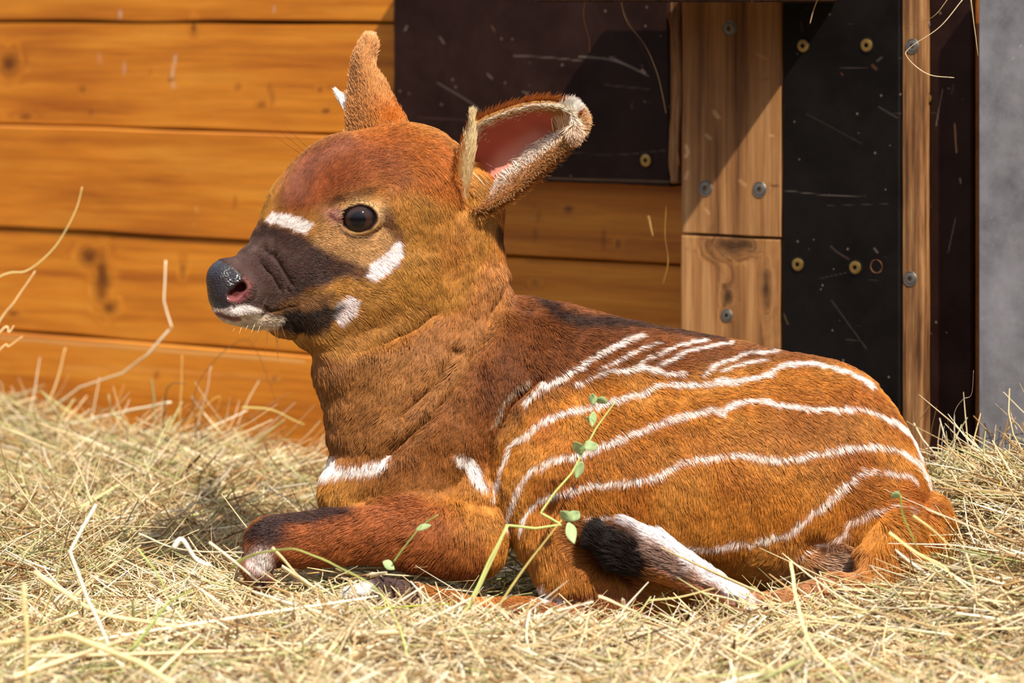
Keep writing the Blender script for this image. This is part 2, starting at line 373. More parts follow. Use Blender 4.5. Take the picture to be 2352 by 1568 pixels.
# ---- black panel with its raw edge
OFFB = 0.050
b4 = board('plywood_sheet', 1798, -60, 2066, 1250, OFFB, 0.045, BLACKP, step=0.0013, wob=0.001, aa=.38, items=[
    ([(1800,437),(1900,448),(1990,450)],1.2,W,.4), ([(1908,565),(1925,580),(1950,595)],3.0,(120,95,85),.7), ([(2004,150),(2012,158)],7,(130,85,60),.6), ([(2015,140),(2025,132)],5,(110,100,90),.6),
    ([(2018,245),(2060,270)],1.5,W,.3), ([(1840,50),(1842,70)],6,(90,65,60),.6), ([(1910,690),(1990,800)],1.2,W,.25), ([(2008,570),(2016,580)],3,W,.5), ([(1800,720),(1810,745)],2,(190,150,100),.6), ([(1932,168),(1936,172)],3,(170,100,60),.5),
    ([(1900,472),(2040,468)],.6,W,.15), ([(1850,260),(1980,330)],.8,W,.18), ([(1880,640),(1970,620)],.8,W,.18)])
tag(b4, 'tall black film-faced plywood panel with two rows of brass screws', 'panel')
for (x, y) in ((1845, 105), (1991, 104), (1833, 607), (1965, 614)): screw(b4, x, y, OFFB, 0.0066, BRASS, tilt=random.random())
hs, hd = wall_s(2013, OFFB)
# an empty drilled hole: ring and dark bore
V = []; n = 28
for rr, yy in ((.0074, -.0003), (.0066, -.0006), (.0055, .0002), (.0030, .0012), (.0028, .004)):
    for k in range(n): V.append((hs+rr*math.cos(2*math.pi*k/n)+(0.0012 if rr < .004 else 0), yy, H-612*hd/F+rr*math.sin(2*math.pi*k/n)))
V.append((hs, .004, H-612*hd/F)); f = []; 
for k in range(4):
    for j in range(n): f.append((k*n+j, k*n+(j+1) % n, (k+1)*n+(j+1) % n, (k+1)*n+j))
ho = new_mesh('drilled_hole', V, [np.array(f), np.array([(4*n+j, 4*n+(j+1) % n, 5*n) for j in range(n)])], EDGEW, b4, smooth=False,
              cols={'Col': np.ones((len(V), 3))*[.5,.4,.4], 'knot': np.zeros(len(V)), 'mark': np.repeat([0,0,0,0,0,0],[n,n,n,n,n,1])*1.0, 'MarkCol': np.zeros((len(V),3))})
b5 = board('timber_strip', 2068, -60, 2117, 1250, 0.046, 0.041, EDGEW, step=0.0015, wob=0.0015, smin_=wall_s(2066, OFFB)[0], items=[([(2088,150),(2092,200)],3,(110,70,40),.5)]+[([(2073+k*7,-60),(2074+k*7,1250)],.9,(92,55,28),.6) for k in range(6)])
tag(b5, 'narrow layered wood strip with two screws, right of the black panel', 'timber')
screw(b5, 2096, 106, 0.046, 0.0062, ZINC); screw(b5, 2091, 640, 0.046, 0.0062, ZINC)
b6 = board('plywood_sheet', 2119, -60, 2231, 1250, 0.030, 0.028, DARKP, step=0.0013, smin_=wall_s(2117,.046)[0], aa=.6, items=[
    ([(2193,285),(2195,320),(2197,350)],2.5,(190,130,85),.9), ([(2165,205),(2150,290)],1.3,W,.35), ([(2195,500),(2178,580)],1.2,W,.35), ([(2190,195),(2186,215)],4,(90,65,55),.6), ([(2132,460),(2136,475)],4,(170,110,80),.6),
    ([(2205,410),(2207,420)],3,W,.4), ([(2122,715),(2128,740)],5,(170,110,70),.7)])
tag(b6, 'dark brown plywood panel between the layered wood strip and the grey metal', 'panel')
screw(b6, 2130, 226, 0.030, 0.0050, BRASS); screw(b6, 2126, 58, 0.030, 0.0045, ZINC)
b7 = board('timber_strip', 2233, -60, 2250, 1250, 0.024, 0.022, WALLW, step=0.01, smin_=wall_s(2231,.030)[0], tint=(.45,.36,.3))
tag(b7, 'thin dark orange wood strip along the edge of the grey metal panel', 'timber')
b8 = board('metal_sheet', 2247, -60, 2640, 1250, 0.065, 0.02, GREYP, step=0.004, items=[([(2290,30),(2310,60)],1.2,(90,88,90),.4), ([(2325,140),(2352,90)],1.0,(190,190,195),.4)])
tag(b8, 'dull grey metal sheet panel at the right edge', 'panel')
# ---- shelf along the top of the wall, its underside level with the camera
sl, _ = wall_s(1225, 0.22); sr, _ = wall_s(1982, 0.0)
bm = bmesh.new(); bmesh.ops.create_cube(bm, size=1.0)
for v in bm.verts:
    v.co = Vector((sl if v.co.x < 0 else sr, -0.22 if v.co.y < 0 else -0.052, (H-0.0022) if v.co.z < 0 else H+0.02))
bmesh.ops.bevel(bm, geom=bm.edges[:], offset=0.002, segments=2, affect='EDGES')
me = bpy.data.meshes.new('wall_shelf'); bm.to_mesh(me); bm.free(); me.materials.append(EDGEW)
for nme, v in (('knot', None), ('mark', None)): me.attributes.new(nme, 'FLOAT', 'POINT')
a = me.attributes.new('Col', 'FLOAT_COLOR', 'POINT'); a.data.foreach_set('color', np.tile([.22,.17,.15,1.0], len(me.vertices)))
shelf = bpy.data.objects.new('wall_shelf', me); COL.objects.link(shelf); wall_obj(shelf)
tag(shelf, 'old wooden shelf at the very top above the dark board, hay hanging from it', 'shelf')

# floor
FLOORM, nt, b = material('stable_floor', 0.9, 0.2, L(96,78,56))
nn = node(nt, 'ShaderNodeTexNoise', Scale=12.0, Detail=6.0); nt.links.new(ramp(nt, nn.outputs[0], [(.3, L(60,48,34)), (.7, L(120,100,72))]), b.inputs['Base Color'])
fl = new_mesh('floor', [(-3, 1.0, 0), (3, 1.0, 0), (3, 5.0, 0), (-3, 5.0, 0)], np.array([[0, 1, 2, 3]]), FLOORM, smooth=False)
tag(fl, kind='structure')
print('room', time.time()-T0)
# ================================================================== THE CALF
# model units: x, y as seen at 3 m, w towards the camera, one unit = 0.4 mm
def P3(px, py, w):
    k = (3.0-w*UNIT)/3.0
    return np.array([1176+(px-1176)*k, py*k, w], float)
def to_world(V):
    V = np.asarray(V); return np.stack([(V[:, 0]-1176)*UNIT, 3.0-V[:, 2]*UNIT, H-V[:, 1]*UNIT], 1)
def proj(V):
    k = 3.0/(3.0-V[:, 2]*UNIT); return 1176+(V[:, 0]-1176)*k, V[:, 1]*k
VOX = 3.5
G0 = np.array([440.0, 60.0, -290.0]); G1 = np.array([2240.0, 1500.0, 330.0])
NG = np.ceil((G1-G0)/VOX).astype(int)+1
SD = np.full(NG, 200.0, np.float32); LAB = np.zeros(NG, np.uint8)
def box(lo, hi):
    a = np.clip(np.floor((lo-G0)/VOX).astype(int), 0, NG-1); b = np.clip(np.ceil((hi-G0)/VOX).astype(int)+1, 1, NG)
    sl = tuple(slice(a[i], b[i]) for i in range(3))
    ax = [(G0[i]+np.arange(a[i], b[i])*VOX).astype(np.float32) for i in range(3)]
    return sl, ax[0][:, None, None], ax[1][None, :, None], ax[2][None, None, :]
def smin(a, b, k):
    h = np.maximum(k-np.abs(a-b), 0)/k; return np.minimum(a, b)-h*h*k*0.25
def seg_field(A, B, X, Y, Wd):
    d = B[:3]-A[:3]; Lq = float(d@d)+1e-6
    t = np.clip(((X-A[0])*d[0]+(Y-A[1])*d[1]+(Wd-A[2])*d[2])/Lq, 0, 1)
    ex = X-A[0]-t*d[0]; ey = Y-A[1]-t*d[1]; ew = Wd-A[2]-t*d[2]
    rv = A[3]+t*(B[3]-A[3]); rw = A[4]+t*(B[4]-A[4])
    p2 = ex*ex+ey*ey; w2 = ew*ew
    q = np.sqrt(p2/(rv*rv)+w2/(rw*rw))+1e-4
    D = np.sqrt(p2+w2)+1e-4*rw
    return D*(1-1/q)
def chain(st, k=25, sub=False, lab=None):
    S = [np.array([*P3(*s[:3]), s[3], s[4] if len(s) > 4 else s[3]]) for s in st]
    if len(S) == 1: S = S*2
    R = max(max(s[3], s[4]) for s in S)+k+8
    pts = np.array([s[:3] for s in S])
    sl, X, Y, Wd = box(pts.min(0)-R, pts.max(0)+R)
    f = None
    for a, b in zip(S[:-1], S[1:]):
        v = seg_field(a, b, X, Y, Wd)
        f = v if f is None else np.minimum(f, v)
    if sub: SD[sl] = -smin(-SD[sl], f, k)
    else: SD[sl] = smin(SD[sl], f, k)
def near_w(px, py):
    """depth of the near surface on the sight line px,py"""
    for w in np.arange(320, -280, -2.0):
        p = P3(px, py, w); i = np.round((p-G0)/VOX).astype(int)
        if (i >= 0).all() and (i < NG).all() and SD[tuple(i)] < 0: return w
    return 0.0
# --- trunk, neck
chain([(1090,930,-10,235,150), (1260,975,-5,268,180), (1450,1030,0,283,205), (1650,1060,0,278,205), (1838,1092,0,262,190)], 30)
chain([(1838,1092,10,258,175), (1930,1160,15,200,160), (2032,1242,20,156,130)], 40)
chain([(1180,800,-20,120,60), (1320,850,-20,118,70)], 40)
# near thigh folded along the belly, stifle at the left
chain([(1352,1085,95,206,140), (1520,1090,110,205,140), (1700,1100,100,215,140), (1850,1110,60,222,140)], 16)
chain([(1230,1120,90,100,80), (1270,1200,110,95,90)], 40)
chain([(1100,860,40,150,95), (1010,980,60,150,110), (950,1080,60,120,110)], 40)        # shoulder
chain([(1000,560,0,138,105), (975,690,15,182,118), (928,850,40,196,128), (934,960,45,178,128), (930,1060,40,158,122)], 22)   # neck
chain([(1030,520,5,100,95), (1080,640,-10,85,80)], 40)
chain([(925,1120,45,168,120)], 30)
chain([(815,1130,60,68,70)], 30)
# groove between neck and shoulder, and in front of the thigh
g = [(1168,660),(1130,760),(1060,870),(985,960),(900,1040)]
# --- skull and muzzle
chain([(808,466,62,160,112), (925,458,30,172,128), (1005,485,10,145,112)], 20)
chain([(735,520,82,140,92), (690,588,92,120,84), (612,634,112,83,68), (546,664,130,62,60)], 34)
chain([(540,695,130,48,46), (592,706,114,50,50), (660,694,94,78,62), (740,682,80,116,80), (825,655,66,148,100), (905,615,48,162,112), (960,570,30,160,112)], 24)
chain([(520,640,136,46,50), (530,668,136,50,54)], 16)                                    # nose pad
chain([(560,680,150,44,36)], 24)
# brow, cheek bone
wE = near_w(825, 502)
chain([(770,470,wE-38,38,26), (840,455,wE-40,40,28), (890,480,wE-44,34,26)], 26)
chain([(770,560,wE-52,48,30), (860,565,wE-58,52,32)], 40)
# eye socket and lids
wE = near_w(825, 502)
chain([(806,505,wE+4,24,22), (826,500,wE+4,28,25), (842,501,wE+4,25,22)], 8, sub=True)
ring = []
for k in range(17):
    a = 2*math.pi*k/16; ring.append((825+44*math.cos(a)+3*math.sin(a), 502+31*math.sin(a)-4*math.cos(a)-(3 if math.sin(a)<0 else 0), wE-5, 8, 9))
chain(ring, 7)
chain([(786,510,wE-6,7,6), (748,500,wE-6,5,4)], 8, sub=True)
# nostril
wN = near_w(540, 668)
chain([(533,677,wN+2,10,26), (548,666,wN+0,13,30), (560,656,wN-4,11,26)], 6, sub=True)
chain([(563,640,near_w(563,640)-4,7,9), (576,665,near_w(576,665)-4,7,9), (560,688,near_w(560,688)-4,6,8)], 10)
# mouth line
chain([(x, y, near_w(x, y)+3, 3.2, 9) for x, y in ((497,718),(530,727),(580,722),(620,716),(680,700))], 7, sub=True)
chain([(x, y, near_w(x, y)-7, 12, 13) for x, y in ((505,708),(545,712),(595,706))], 12)
# wrinkles on the muzzle
for w_ in ([(600,570),(635,605),(655,640),(655,665)], [(625,585),(650,620),(668,655)], [(590,600),(625,635),(640,665)], [(610,680),(600,700),(612,712)]):
    chain([(x, y, near_w(x, y)+3, 2.5, 7) for x, y in w_], 7, sub=True)
# jaw to neck crease
chain([(x, y, near_w(x, y)+5, 6, 20) for x, y in ((790,808),(880,784),(960,748),(1000,715))], 24, sub=True)
chain([(770,745,80,66,60), (812,800,66,92,80)], 40)
for w_ in ([(1168,640),(1120,760),(1060,870),(985,960),(900,1040)], [(1050,800),(1000,880),(930,950)]):
    chain([(x, y, near_w(x, y)+5, 11, 24) for x, y in w_], 22, sub=True)
chain([(x, y, near_w(x, y)+8, 9, 24) for x, y in ((1240,868),(1180,925),(1140,1000),(1118,1070),(1108,1140),(1128,1220))], 20, sub=True)
# --- near foreleg, folded under the chest
chain([(1075,1225,120,95,75), (950,1215,145,88,66), (820,1226,152,62,55), (700,1240,156,58,50), (622,1240,158,52,46)], 26)
chain([(618,1245,158,48,42), (590,1292,162,34,32), (596,1335,162,28,28)], 18)
chain([(1092,1060,105,34,40), (1092,1130,118,50,46)], 14)
# far foreleg knee
chain([(850,1190,-40,60,50), (760,1240,-60,50,42)], 25)
# --- near hind leg: hock under the belly, shank forward to the hoof
chain([(1290,1230,150,92,80), (1330,1310,175,92,72), (1420,1362,190,72,58), (1560,1400,170,62,50)], 26)
chain([(1440,1405,196,44,42), (1290,1412,208,36,34), (1100,1405,212,30,28), (940,1372,214,30,28), (880,1362,214,33,28), (815,1374,218,27,25)], 16)
# --- rump fold and tail
chain([(2040,1200,110,74,62), (2035,1270,165,62,50), (1985,1330,215,42,36), (1890,1370,246,32,28), (1800,1388,262,27,24), (1725,1392,270,25,23), (1690,1375,274,27,24),
       (1600,1325,280,33,27), (1520,1282,284,43,32), (1445,1256,284,48,32), (1398,1240,282,30,24)], 9)
chain([(1880,1270,205,40,40), (1950,1290,205,34,34)], 30, sub=True)
print('sdf', time.time()-T0)
# --- ears: curved sheets added as thickened point clouds
def ear_sheet(U, Lr, wfun, nt_=110, na=90):
    U = catmull(U, 20); Lr = catmull(Lr, 20)
    tt = np.linspace(0, 1, nt_); aa = np.linspace(0, 1, na)
    def samp(C, t): 
        x = t*(len(C)-1); i = np.minimum(x.astype(int), len(C)-2); f = (x-i)[:, None]; return C[i]*(1-f)+C[i+1]*f
    u = samp(U, tt); l = samp(Lr, tt)
    Tt, Aa = np.meshgrid(tt, aa, indexing='ij')
    XY = u[:, None]*(1-Aa[..., None])+l[:, None]*Aa[..., None]
    Wd = wfun(Tt, Aa)
    k = (3.0-Wd*UNIT)/3.0
    return np.stack([1176+(XY[..., 0]-1176)*k, XY[..., 1]*k, Wd], -1), Tt, Aa
def splat(S, rad, lab, k=10):
    pts = S.reshape(-1, 3); rad = np.broadcast_to(rad, S.shape[:2]).reshape(-1)
    lo = np.floor((pts.min(0)-G0)/VOX).astype(int)-6; hi = np.ceil((pts.max(0)-G0)/VOX).astype(int)+7
    sub = np.full(hi-lo, 60.0, np.float32)
    base = np.round((pts-G0)/VOX).astype(int)
    for dx in range(-5, 6):
        for dy in range(-5, 6):
            for dz in range(-5, 6):
                if dx*dx+dy*dy+dz*dz > 27: continue
                idx = base+np.array([dx, dy, dz]); c = G0+idx*VOX
                d = np.sqrt(((c-pts)**2).sum(1))-rad
                ii = idx-lo; np.minimum.at(sub, (ii[:, 0], ii[:, 1], ii[:, 2]), d.astype(np.float32))
    sl = tuple(slice(lo[i], hi[i]) for i in range(3))
    LAB[sl][(sub < 9) & (SD[sl] > 6)] = lab
    SD[sl] = smin(SD[sl], sub, k)
EAR_U = [(1052,452),(1056,390),(1070,330),(1098,283),(1150,257),(1215,238),(1268,236),(1306,248),(1324,274)]
EAR_L = [(1072,492),(1105,486),(1150,464),(1194,432),(1236,396),(1272,362),(1302,330),(1320,302),(1325,280)]
def ear_w(t, a):
    cup = np.sin(np.clip(a, 0, 1)*math.pi)**0.8
    deep = 78*np.sin(np.clip(t*1.02+0.12, 0, 1)*math.pi)**0.7+18
    return 112+60*t-22*(1-t)*a - deep*cup*(1-t**4)
S1, T1, A1 = ear_sheet(EAR_U, EAR_L, ear_w, 130, 130)
splat(S1, 5.5, 1)
# pale flap at the front of the near ear
FL_U = [(1058,452),(1050,385),(1061,335),(1076,295),(1083,272)]; FL_L = [(1068,462),(1081,400),(1089,350),(1089,305),(1085,274)]
S2, T2, A2 = ear_sheet(FL_U, FL_L, lambda t, a: 104+38*t+10*np.sin(a*math.pi), 70, 30)
splat(S2, 4.5, 2)
FE_U = [(797,330),(798,262),(806,195),(816,130),(836,92),(845,88)]
FE_L = [(960,320),(918,255),(884,195),(856,150),(860,108),(856,92)]
S3, T3, A3 = ear_sheet(FE_U, FE_L, lambda t, a: -70-30*t+42*np.sin(a*math.pi), 110, 70)
splat(S3, 6.0, 3)
print('ears', time.time()-T0)
# --- surface nets
def surface_nets(D):
    ins = D < 0
    nx, ny, nz = D.shape
    cnt = np.zeros((nx-1, ny-1, nz-1), np.uint8)
    for dx in (0, 1):
        for dy in (0, 1):
            for dz in (0, 1): cnt += ins[dx:nx-1+dx, dy:ny-1+dy, dz:nz-1+dz]
    act = np.nonzero((cnt > 0) & (cnt < 8)); idx = np.full(cnt.shape, -1, np.int32); n = len(act[0]); idx[act] = np.arange(n)
    base = np.stack(act, 1); acc = np.zeros((n, 3)); num = np.zeros(n)
    for ax in range(3):
        o = [a for a in range(3) if a != ax]
        for i in (0, 1):
            for j in (0, 1):
                c0 = base.copy(); c0[:, o[0]] += i; c0[:, o[1]] += j; c1 = c0.copy(); c1[:, ax] += 1
                f0 = D[c0[:, 0], c0[:, 1], c0[:, 2]]; f1 = D[c1[:, 0], c1[:, 1], c1[:, 2]]
                m = (f0 < 0) != (f1 < 0); t = np.where(m, f0/(f0-f1+1e-12), 0)
                p = c0.astype(float); p[:, ax] += t; acc += p*m[:, None]; num += m
    V = acc/num[:, None]
    faces = []
    for ax in range(3):
        o = [(ax+1) % 3, (ax+2) % 3]
        sh = [slice(None)]*3; sh2 = [slice(None)]*3; sh[ax] = slice(0, -1); sh2[ax] = slice(1, None)
        a = ins[tuple(sh)]; b = ins[tuple(sh2)]; ch = np.nonzero(a != b); c = np.stack(ch, 1)
        ok = (c[:, o[0]] > 0) & (c[:, o[1]] > 0) & (c[:, o[0]] < D.shape[o[0]]-1) & (c[:, o[1]] < D.shape[o[1]]-1); c = c[ok]
        def g(di, dj):
            q = c.copy(); q[:, o[0]] -= di; q[:, o[1]] -= dj; return idx[q[:, 0], q[:, 1], q[:, 2]]
        f = np.stack([g(1, 1), g(0, 1), g(0, 0), g(1, 0)], 1)
        fl_ = ~ins[c[:, 0], c[:, 1], c[:, 2]]; f[fl_] = f[fl_][:, ::-1]; faces.append(f)
    return V, np.vstack(faces)
Vg, Fq = surface_nets(SD)
# keep only the biggest connected piece
par = np.arange(len(Vg))
e = np.vstack([Fq[:, [0, 1]], Fq[:, [1, 2]], Fq[:, [2, 3]]])
for _ in range(400):
    a_, b_ = par[e[:, 0]], par[e[:, 1]]; m = np.minimum(a_, b_); old = par.copy()
    np.minimum.at(par, a_, m); np.minimum.at(par, b_, m); par = par[par]; par = par[par]
    if (par == old).all() : break
print('parts', _)
big = np.bincount(par).argmax(); keep = par == big; remap = np.cumsum(keep)-1
Fq = remap[Fq[keep[Fq[:, 0]]]]; Vg = Vg[keep]
# a little smoothing
deg = np.zeros(len(Vg)); E = np.vstack([Fq[:, [0, 1]], Fq[:, [1, 2]], Fq[:, [2, 3]], Fq[:, [3, 0]]])
deg = np.bincount(E[:, 0], minlength=len(Vg))+np.bincount(E[:, 1], minlength=len(Vg))
for _ in range(2):
    acc = np.zeros_like(Vg)
    for c in range(3):
        acc[:, c] = np.bincount(E[:, 0], Vg[E[:, 1], c], len(Vg))+np.bincount(E[:, 1], Vg[E[:, 0], c], len(Vg))
    Vg = Vg*0.5+0.5*acc/deg[:, None]
labv = LAB[tuple(np.clip(np.round(Vg).astype(int), 0, NG-1).T)]
Vm = G0+Vg*VOX
print('net', len(Vm), time.time()-T0)
# --- coat colours
WH = (246,232,226); 
STR = [
 ([(1213,916),(1259,870),(1322,835),(1368,807),(1425,778),(1450,770)],7), ([(1368,841),(1437,807),(1489,787)],4), ([(1448,841),(1489,812),(1552,792),(1600,782)],5), ([(1500,835),(1552,812),(1609,795),(1661,787)],4),
 ([(1316,870),(1402,847),(1460,844),(1517,850),(1563,855)],6), ([(1598,855),(1650,830),(1707,810),(1770,807)],4), ([(1638,855),(1690,835),(1747,824)],3.5),
 ([(1132,1129),(1149,1077),(1178,1019),(1218,979),(1270,945),(1328,930),(1391,916),(1448,899),(1506,878),(1563,876),(1632,876),(1701,870),(1747,861),(1776,841),(1828,835),(1879,841),(1943,858),(1989,881)],8),
 ([(1164,1198),(1172,1146),(1195,1100),(1230,1065),(1276,1042),(1345,1025),(1391,1008),(1448,985),(1517,962),(1575,945),(1627,936),(1644,948),(1661,930),(1713,919),(1805,927),(1874,936),(1966,930),(2012,945),(2058,968),(2086,991)],7.5),
 ([(1201,1203),(1213,1163),(1247,1129),(1299,1111),(1368,1097),(1448,1091),(1512,1077),(1552,1054),(1621,1039),(1718,1037),(1793,1045),(1862,1034),(1943,1016),(2012,1014),(2063,1025),(2104,1054)],7.5),
 ([(2012,945),(2058,968),(2090,1010),(2104,1050)],5), ([(2063,1025),(2104,1060),(2128,1115)],5), ([(1333,1172),(1437,1177),(1477,1195)],5), ([(1500,1212),(1575,1241),(1632,1244),(1718,1232),(1805,1209),(1862,1169),(1908,1123),(1948,1083),(1989,1071),(2046,1071),(2092,1088)],7),
 ([(1833,1261),(1897,1232),(1943,1209),(1966,1175),(2012,1157),(2069,1163)],5)]
def paint(x, y, w, lab=None, hair=True):
    n = len(x); P = np.stack([x, y, w], 1)
    nz = (noise3(P, 14)-0.5); nz2 = (noise3(P+99, 14)-0.5); lo = noise3(P+7, 70); mid = noise3(P+31, 26)
    X = x+nz*6; Y = y+nz2*6
    c = np.tile(lin((205,118,36)), (n, 1))
    def lay(col, m):
        nonlocal c
        m = np.clip(m, 0, 1)[:, None]; c = c*(1-m)+lin(col)*m
    def poly(pts, soft, col, a=1.0): lay(col, a*sstep(soft, -soft, poly_sd(X, Y, pts)))
    def blob(cx, cy, rx, ry, col, a=1.0, p=1.0): lay(col, a*np.exp(-(((X-cx)/rx)**2+((Y-cy)/ry)**2)**p))
    def line(pts, wid, soft, col, a=1.0, taper=0.0):
        d, t = stroke_dist(X, Y, pts); ww = wid*(1-taper*np.abs(2*t-1)**3); lay(col, a*sstep(ww+soft, ww-soft*0.6, d))
    # flank variation
    lay((178,92,22), 0.75*sstep(.45, .8, lo)); lay((222,140,58), 0.5*sstep(.5, .2, lo))
    poly([(1160,640),(1300,700),(1500,750),(1800,790),(1900,830),(1780,830),(1650,850),(1560,860),(1450,850),(1320,870),(1230,905),(1150,1010),(1090,1100),(900,1090),(900,1040),(1050,880),(1150,740)], 30, (126,66,26), 0.9)  # darker back coat; the shade on withers and back is painted in too
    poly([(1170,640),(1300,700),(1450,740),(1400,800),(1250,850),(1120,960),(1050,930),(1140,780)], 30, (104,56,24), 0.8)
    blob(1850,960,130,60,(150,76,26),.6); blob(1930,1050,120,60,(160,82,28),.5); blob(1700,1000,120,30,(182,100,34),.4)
    # black line on the spine, mane
    line([(1225,690),(1290,735),(1380,738),(1450,742),(1560,762),(1640,776)], 12, 12, (30,20,18), .85, .4)
    line([(1140,500),(1158,570),(1165,640)], 7, 6, (36,22,16), .9)
    # neck and shoulder
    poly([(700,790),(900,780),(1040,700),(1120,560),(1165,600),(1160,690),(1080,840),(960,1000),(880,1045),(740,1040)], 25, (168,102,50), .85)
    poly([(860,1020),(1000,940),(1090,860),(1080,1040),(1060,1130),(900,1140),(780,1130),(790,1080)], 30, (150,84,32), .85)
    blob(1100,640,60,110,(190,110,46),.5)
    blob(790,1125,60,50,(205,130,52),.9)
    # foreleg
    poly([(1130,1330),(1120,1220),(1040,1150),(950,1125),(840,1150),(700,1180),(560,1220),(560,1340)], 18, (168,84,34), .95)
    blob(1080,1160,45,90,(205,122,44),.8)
    line([(575,1225),(640,1196),(720,1182),(820,1168)], 16, 12, (46,32,32), .95, .5); blob(622,1225,52,34,(56,40,38),.95,2); blob(560,1255,26,26,(120,76,50),.8)
    blob(603,1280,30,30,WH,1,2)
    line([(650,1290),(680,1310)], 12, 8, (40,28,24), .8); blob(600,1335,40,26,(44,34,32),.95,2)
    # hind leg
    poly([(1100,1480),(1090,1390),(1260,1385),(1300,1330),(1480,1340),(1560,1430)], 16, (176,96,52), .85)
    blob(1340,1240,90,60,(170,88,30),.7); line([(1250,1330),(1262,1372)], 11, 8, WH, .9); line([(1285,1350),(1290,1375)], 7, 6, WH, .8)
    line([(860,1355),(900,1350),(950,1365)], 26, 10, (84,68,68), .95); blob(985,1385,50,30,(140,90,62),.8)
    line([(740,1375),(800,1362),(850,1350)], 13, 8, (240,232,228), .95)
    line([(810,1385),(860,1395)],12,8,(70,56,58),.9)
    # stripes
    for pts, wd in STR:
        line(pts, wd*0.62, 4.2, (246,230,220), .97-.35*np.clip((mid-.45)*2.2, 0, 1), .3)
    line([(1060,1040),(1080,1065),(1100,1095)], 13, 6, WH, .95, .3); line([(1085,1080),(1110,1105)], 8, 6, WH, .7)
    line([(1140,960),(1165,905),(1210,862)], 2.5, 5, (230,190,150), .5)
    blob(1630,940,12,10,(120,70,40),.5)
    # chest chevron
    poly([(758,1032),(800,1050),(860,1045),(905,1036),(890,1056),(850,1070),(800,1074),(752,1082)], 6, WH)
    # rump, tail
    blob(2060,1130,60,50,(176,84,34),.5); blob(1905,1290,60,45,(232,190,160),.6); blob(1880,1330,60,26,(236,200,180),.4)
    fold = (w > 215) if hair is not None else w > 0
    fw = sstep(205, 235, w)
    def tline(pts, wid, soft, col, a):
        d, t = stroke_dist(X, Y, pts); lay(col, a*fw*sstep(wid+soft, wid-soft*0.6, d))
    tline([(1960,1345),(1880,1372),(1800,1388),(1720,1395)], 40, 10, (206,128,72), .95)
    tline([(1720,1395),(1650,1345),(1560,1290),(1500,1270)], 34, 8, (188,140,112), .95)
    tline([(1735,1392),(1690,1360),(1620,1306),(1540,1246),(1470,1208)], 15, 9, (250,240,242), .98)
    tline([(1700,1400),(1600,1350),(1540,1320)], 14, 10, (196,110,52), .7)
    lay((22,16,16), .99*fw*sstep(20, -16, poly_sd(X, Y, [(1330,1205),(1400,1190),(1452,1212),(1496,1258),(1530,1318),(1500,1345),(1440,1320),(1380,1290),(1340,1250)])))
    tline([(1480,1240),(1530,1280),(1590,1325)], 12, 14, (120,92,82), .65)
    # ---- head
    head = poly_sd(X, Y, [(440,560),(640,380),(760,290),(1000,270),(1110,400),(1130,520),(1060,680),(960,740),(800,810),(640,790),(440,800)])
    hm = sstep(18, -18, head)
    def hl(col, m): lay(col, m*hm)
    hl((196,124,48), np.ones(n))
    def hb(cx, cy, rx, ry, col, a=1.0, p=1.0): hl(col, a*np.exp(-(((X-cx)/rx)**2+((Y-cy)/ry)**2)**p))
    def hp(pts, soft, col, a=1.0): hl(col, a*sstep(soft, -soft, poly_sd(X, Y, pts)))
    hp([(640,500),(640,440),(680,360),(760,310),(900,300),(950,420),(900,440),(800,440),(740,480),(700,500)], 26, (158,74,34), .9)
    hp([(640,470),(660,400),(720,345),(800,320),(790,345),(730,390),(690,470)], 26, (158,90,62), .8)  # front of the forehead cooler: sky sheen painted into the coat
    hp([(800,300),(900,280),(1010,310),(1060,370),(1060,460),(960,430),(920,370),(850,330)], 22, (196,98,26), .9)
    hb(900,350,40,40,(148,76,40),.5); hb(900,640,120,60,(200,130,46),.5); hb(1040,560,50,90,(190,104,40),.5); hb(760,420,60,30,(134,62,26),.65)
    hb(880,440,50,40,(190,110,44),.6)
    hp([(740,790),(760,720),(900,690),(1000,640),(1000,720),(880,790)], 25, (160,96,36), .5)
    # eye surround
    hp([(700,560),(740,500),(800,450),(880,460),(905,520),(890,580),(830,620),(780,610)], 18, (212,148,88), .85)
    hb(765,494,30,16,(206,132,112),.9); hl((120,60,50), .85*sstep(7, 2, stroke_dist(X, Y, [(750,497),(768,503),(788,506)])[0]))
    d, t = stroke_dist(X, Y, [(735,480),(770,458),(800,448),(850,440)]); hl((52,36,26), .95*sstep(14, 4, d)*(1-0.5*t)*(0.7+0.7*mid)*sstep(-.02, .25, t))
    d, t = stroke_dist(X, Y, [(880,490),(905,530),(905,560),(880,600),(830,620),(780,605)]); hl((96,56,34), .8*sstep(24, 4, d))
    # dark muzzle
    hp([(440,640),(440,560),(520,560),(600,510),(625,520),(690,540),(740,575),(790,605),(800,625),(740,650),(700,665),(640,700),(620,735),(560,720),(470,720)], 12, (76,54,48), 1)
    hb(730,610,70,28,(66,44,38),.8); hb(780,612,40,16,(80,50,36),.7); hb(580,570,40,22,(104,82,74),.5); hb(600,620,40,40,(76,54,52),.6)
    hp([(610,700),(680,670),(760,670),(720,735),(640,752)], 14, (96,64,40), .8)
    # white band across the nose
    hp([(606,512),(622,494),(672,502),(716,521),(694,540),(660,530),(625,518)], 4, WH)
    # cheek marks
    hp([(826,628),(842,600),(880,578),(905,540),(918,548),(914,580),(890,612),(852,636)], 4, (248,228,226))
    hp([(746,722),(756,692),(788,674),(812,682),(806,706),(778,734)], 4, (244,226,222)); hb(775,703,12,12,(206,170,160),.5)
    # mouth and chin
    hp([(622,735),(650,705),(720,700),(780,690),(740,750),(670,760),(630,752)], 9, (30,20,16), .95)
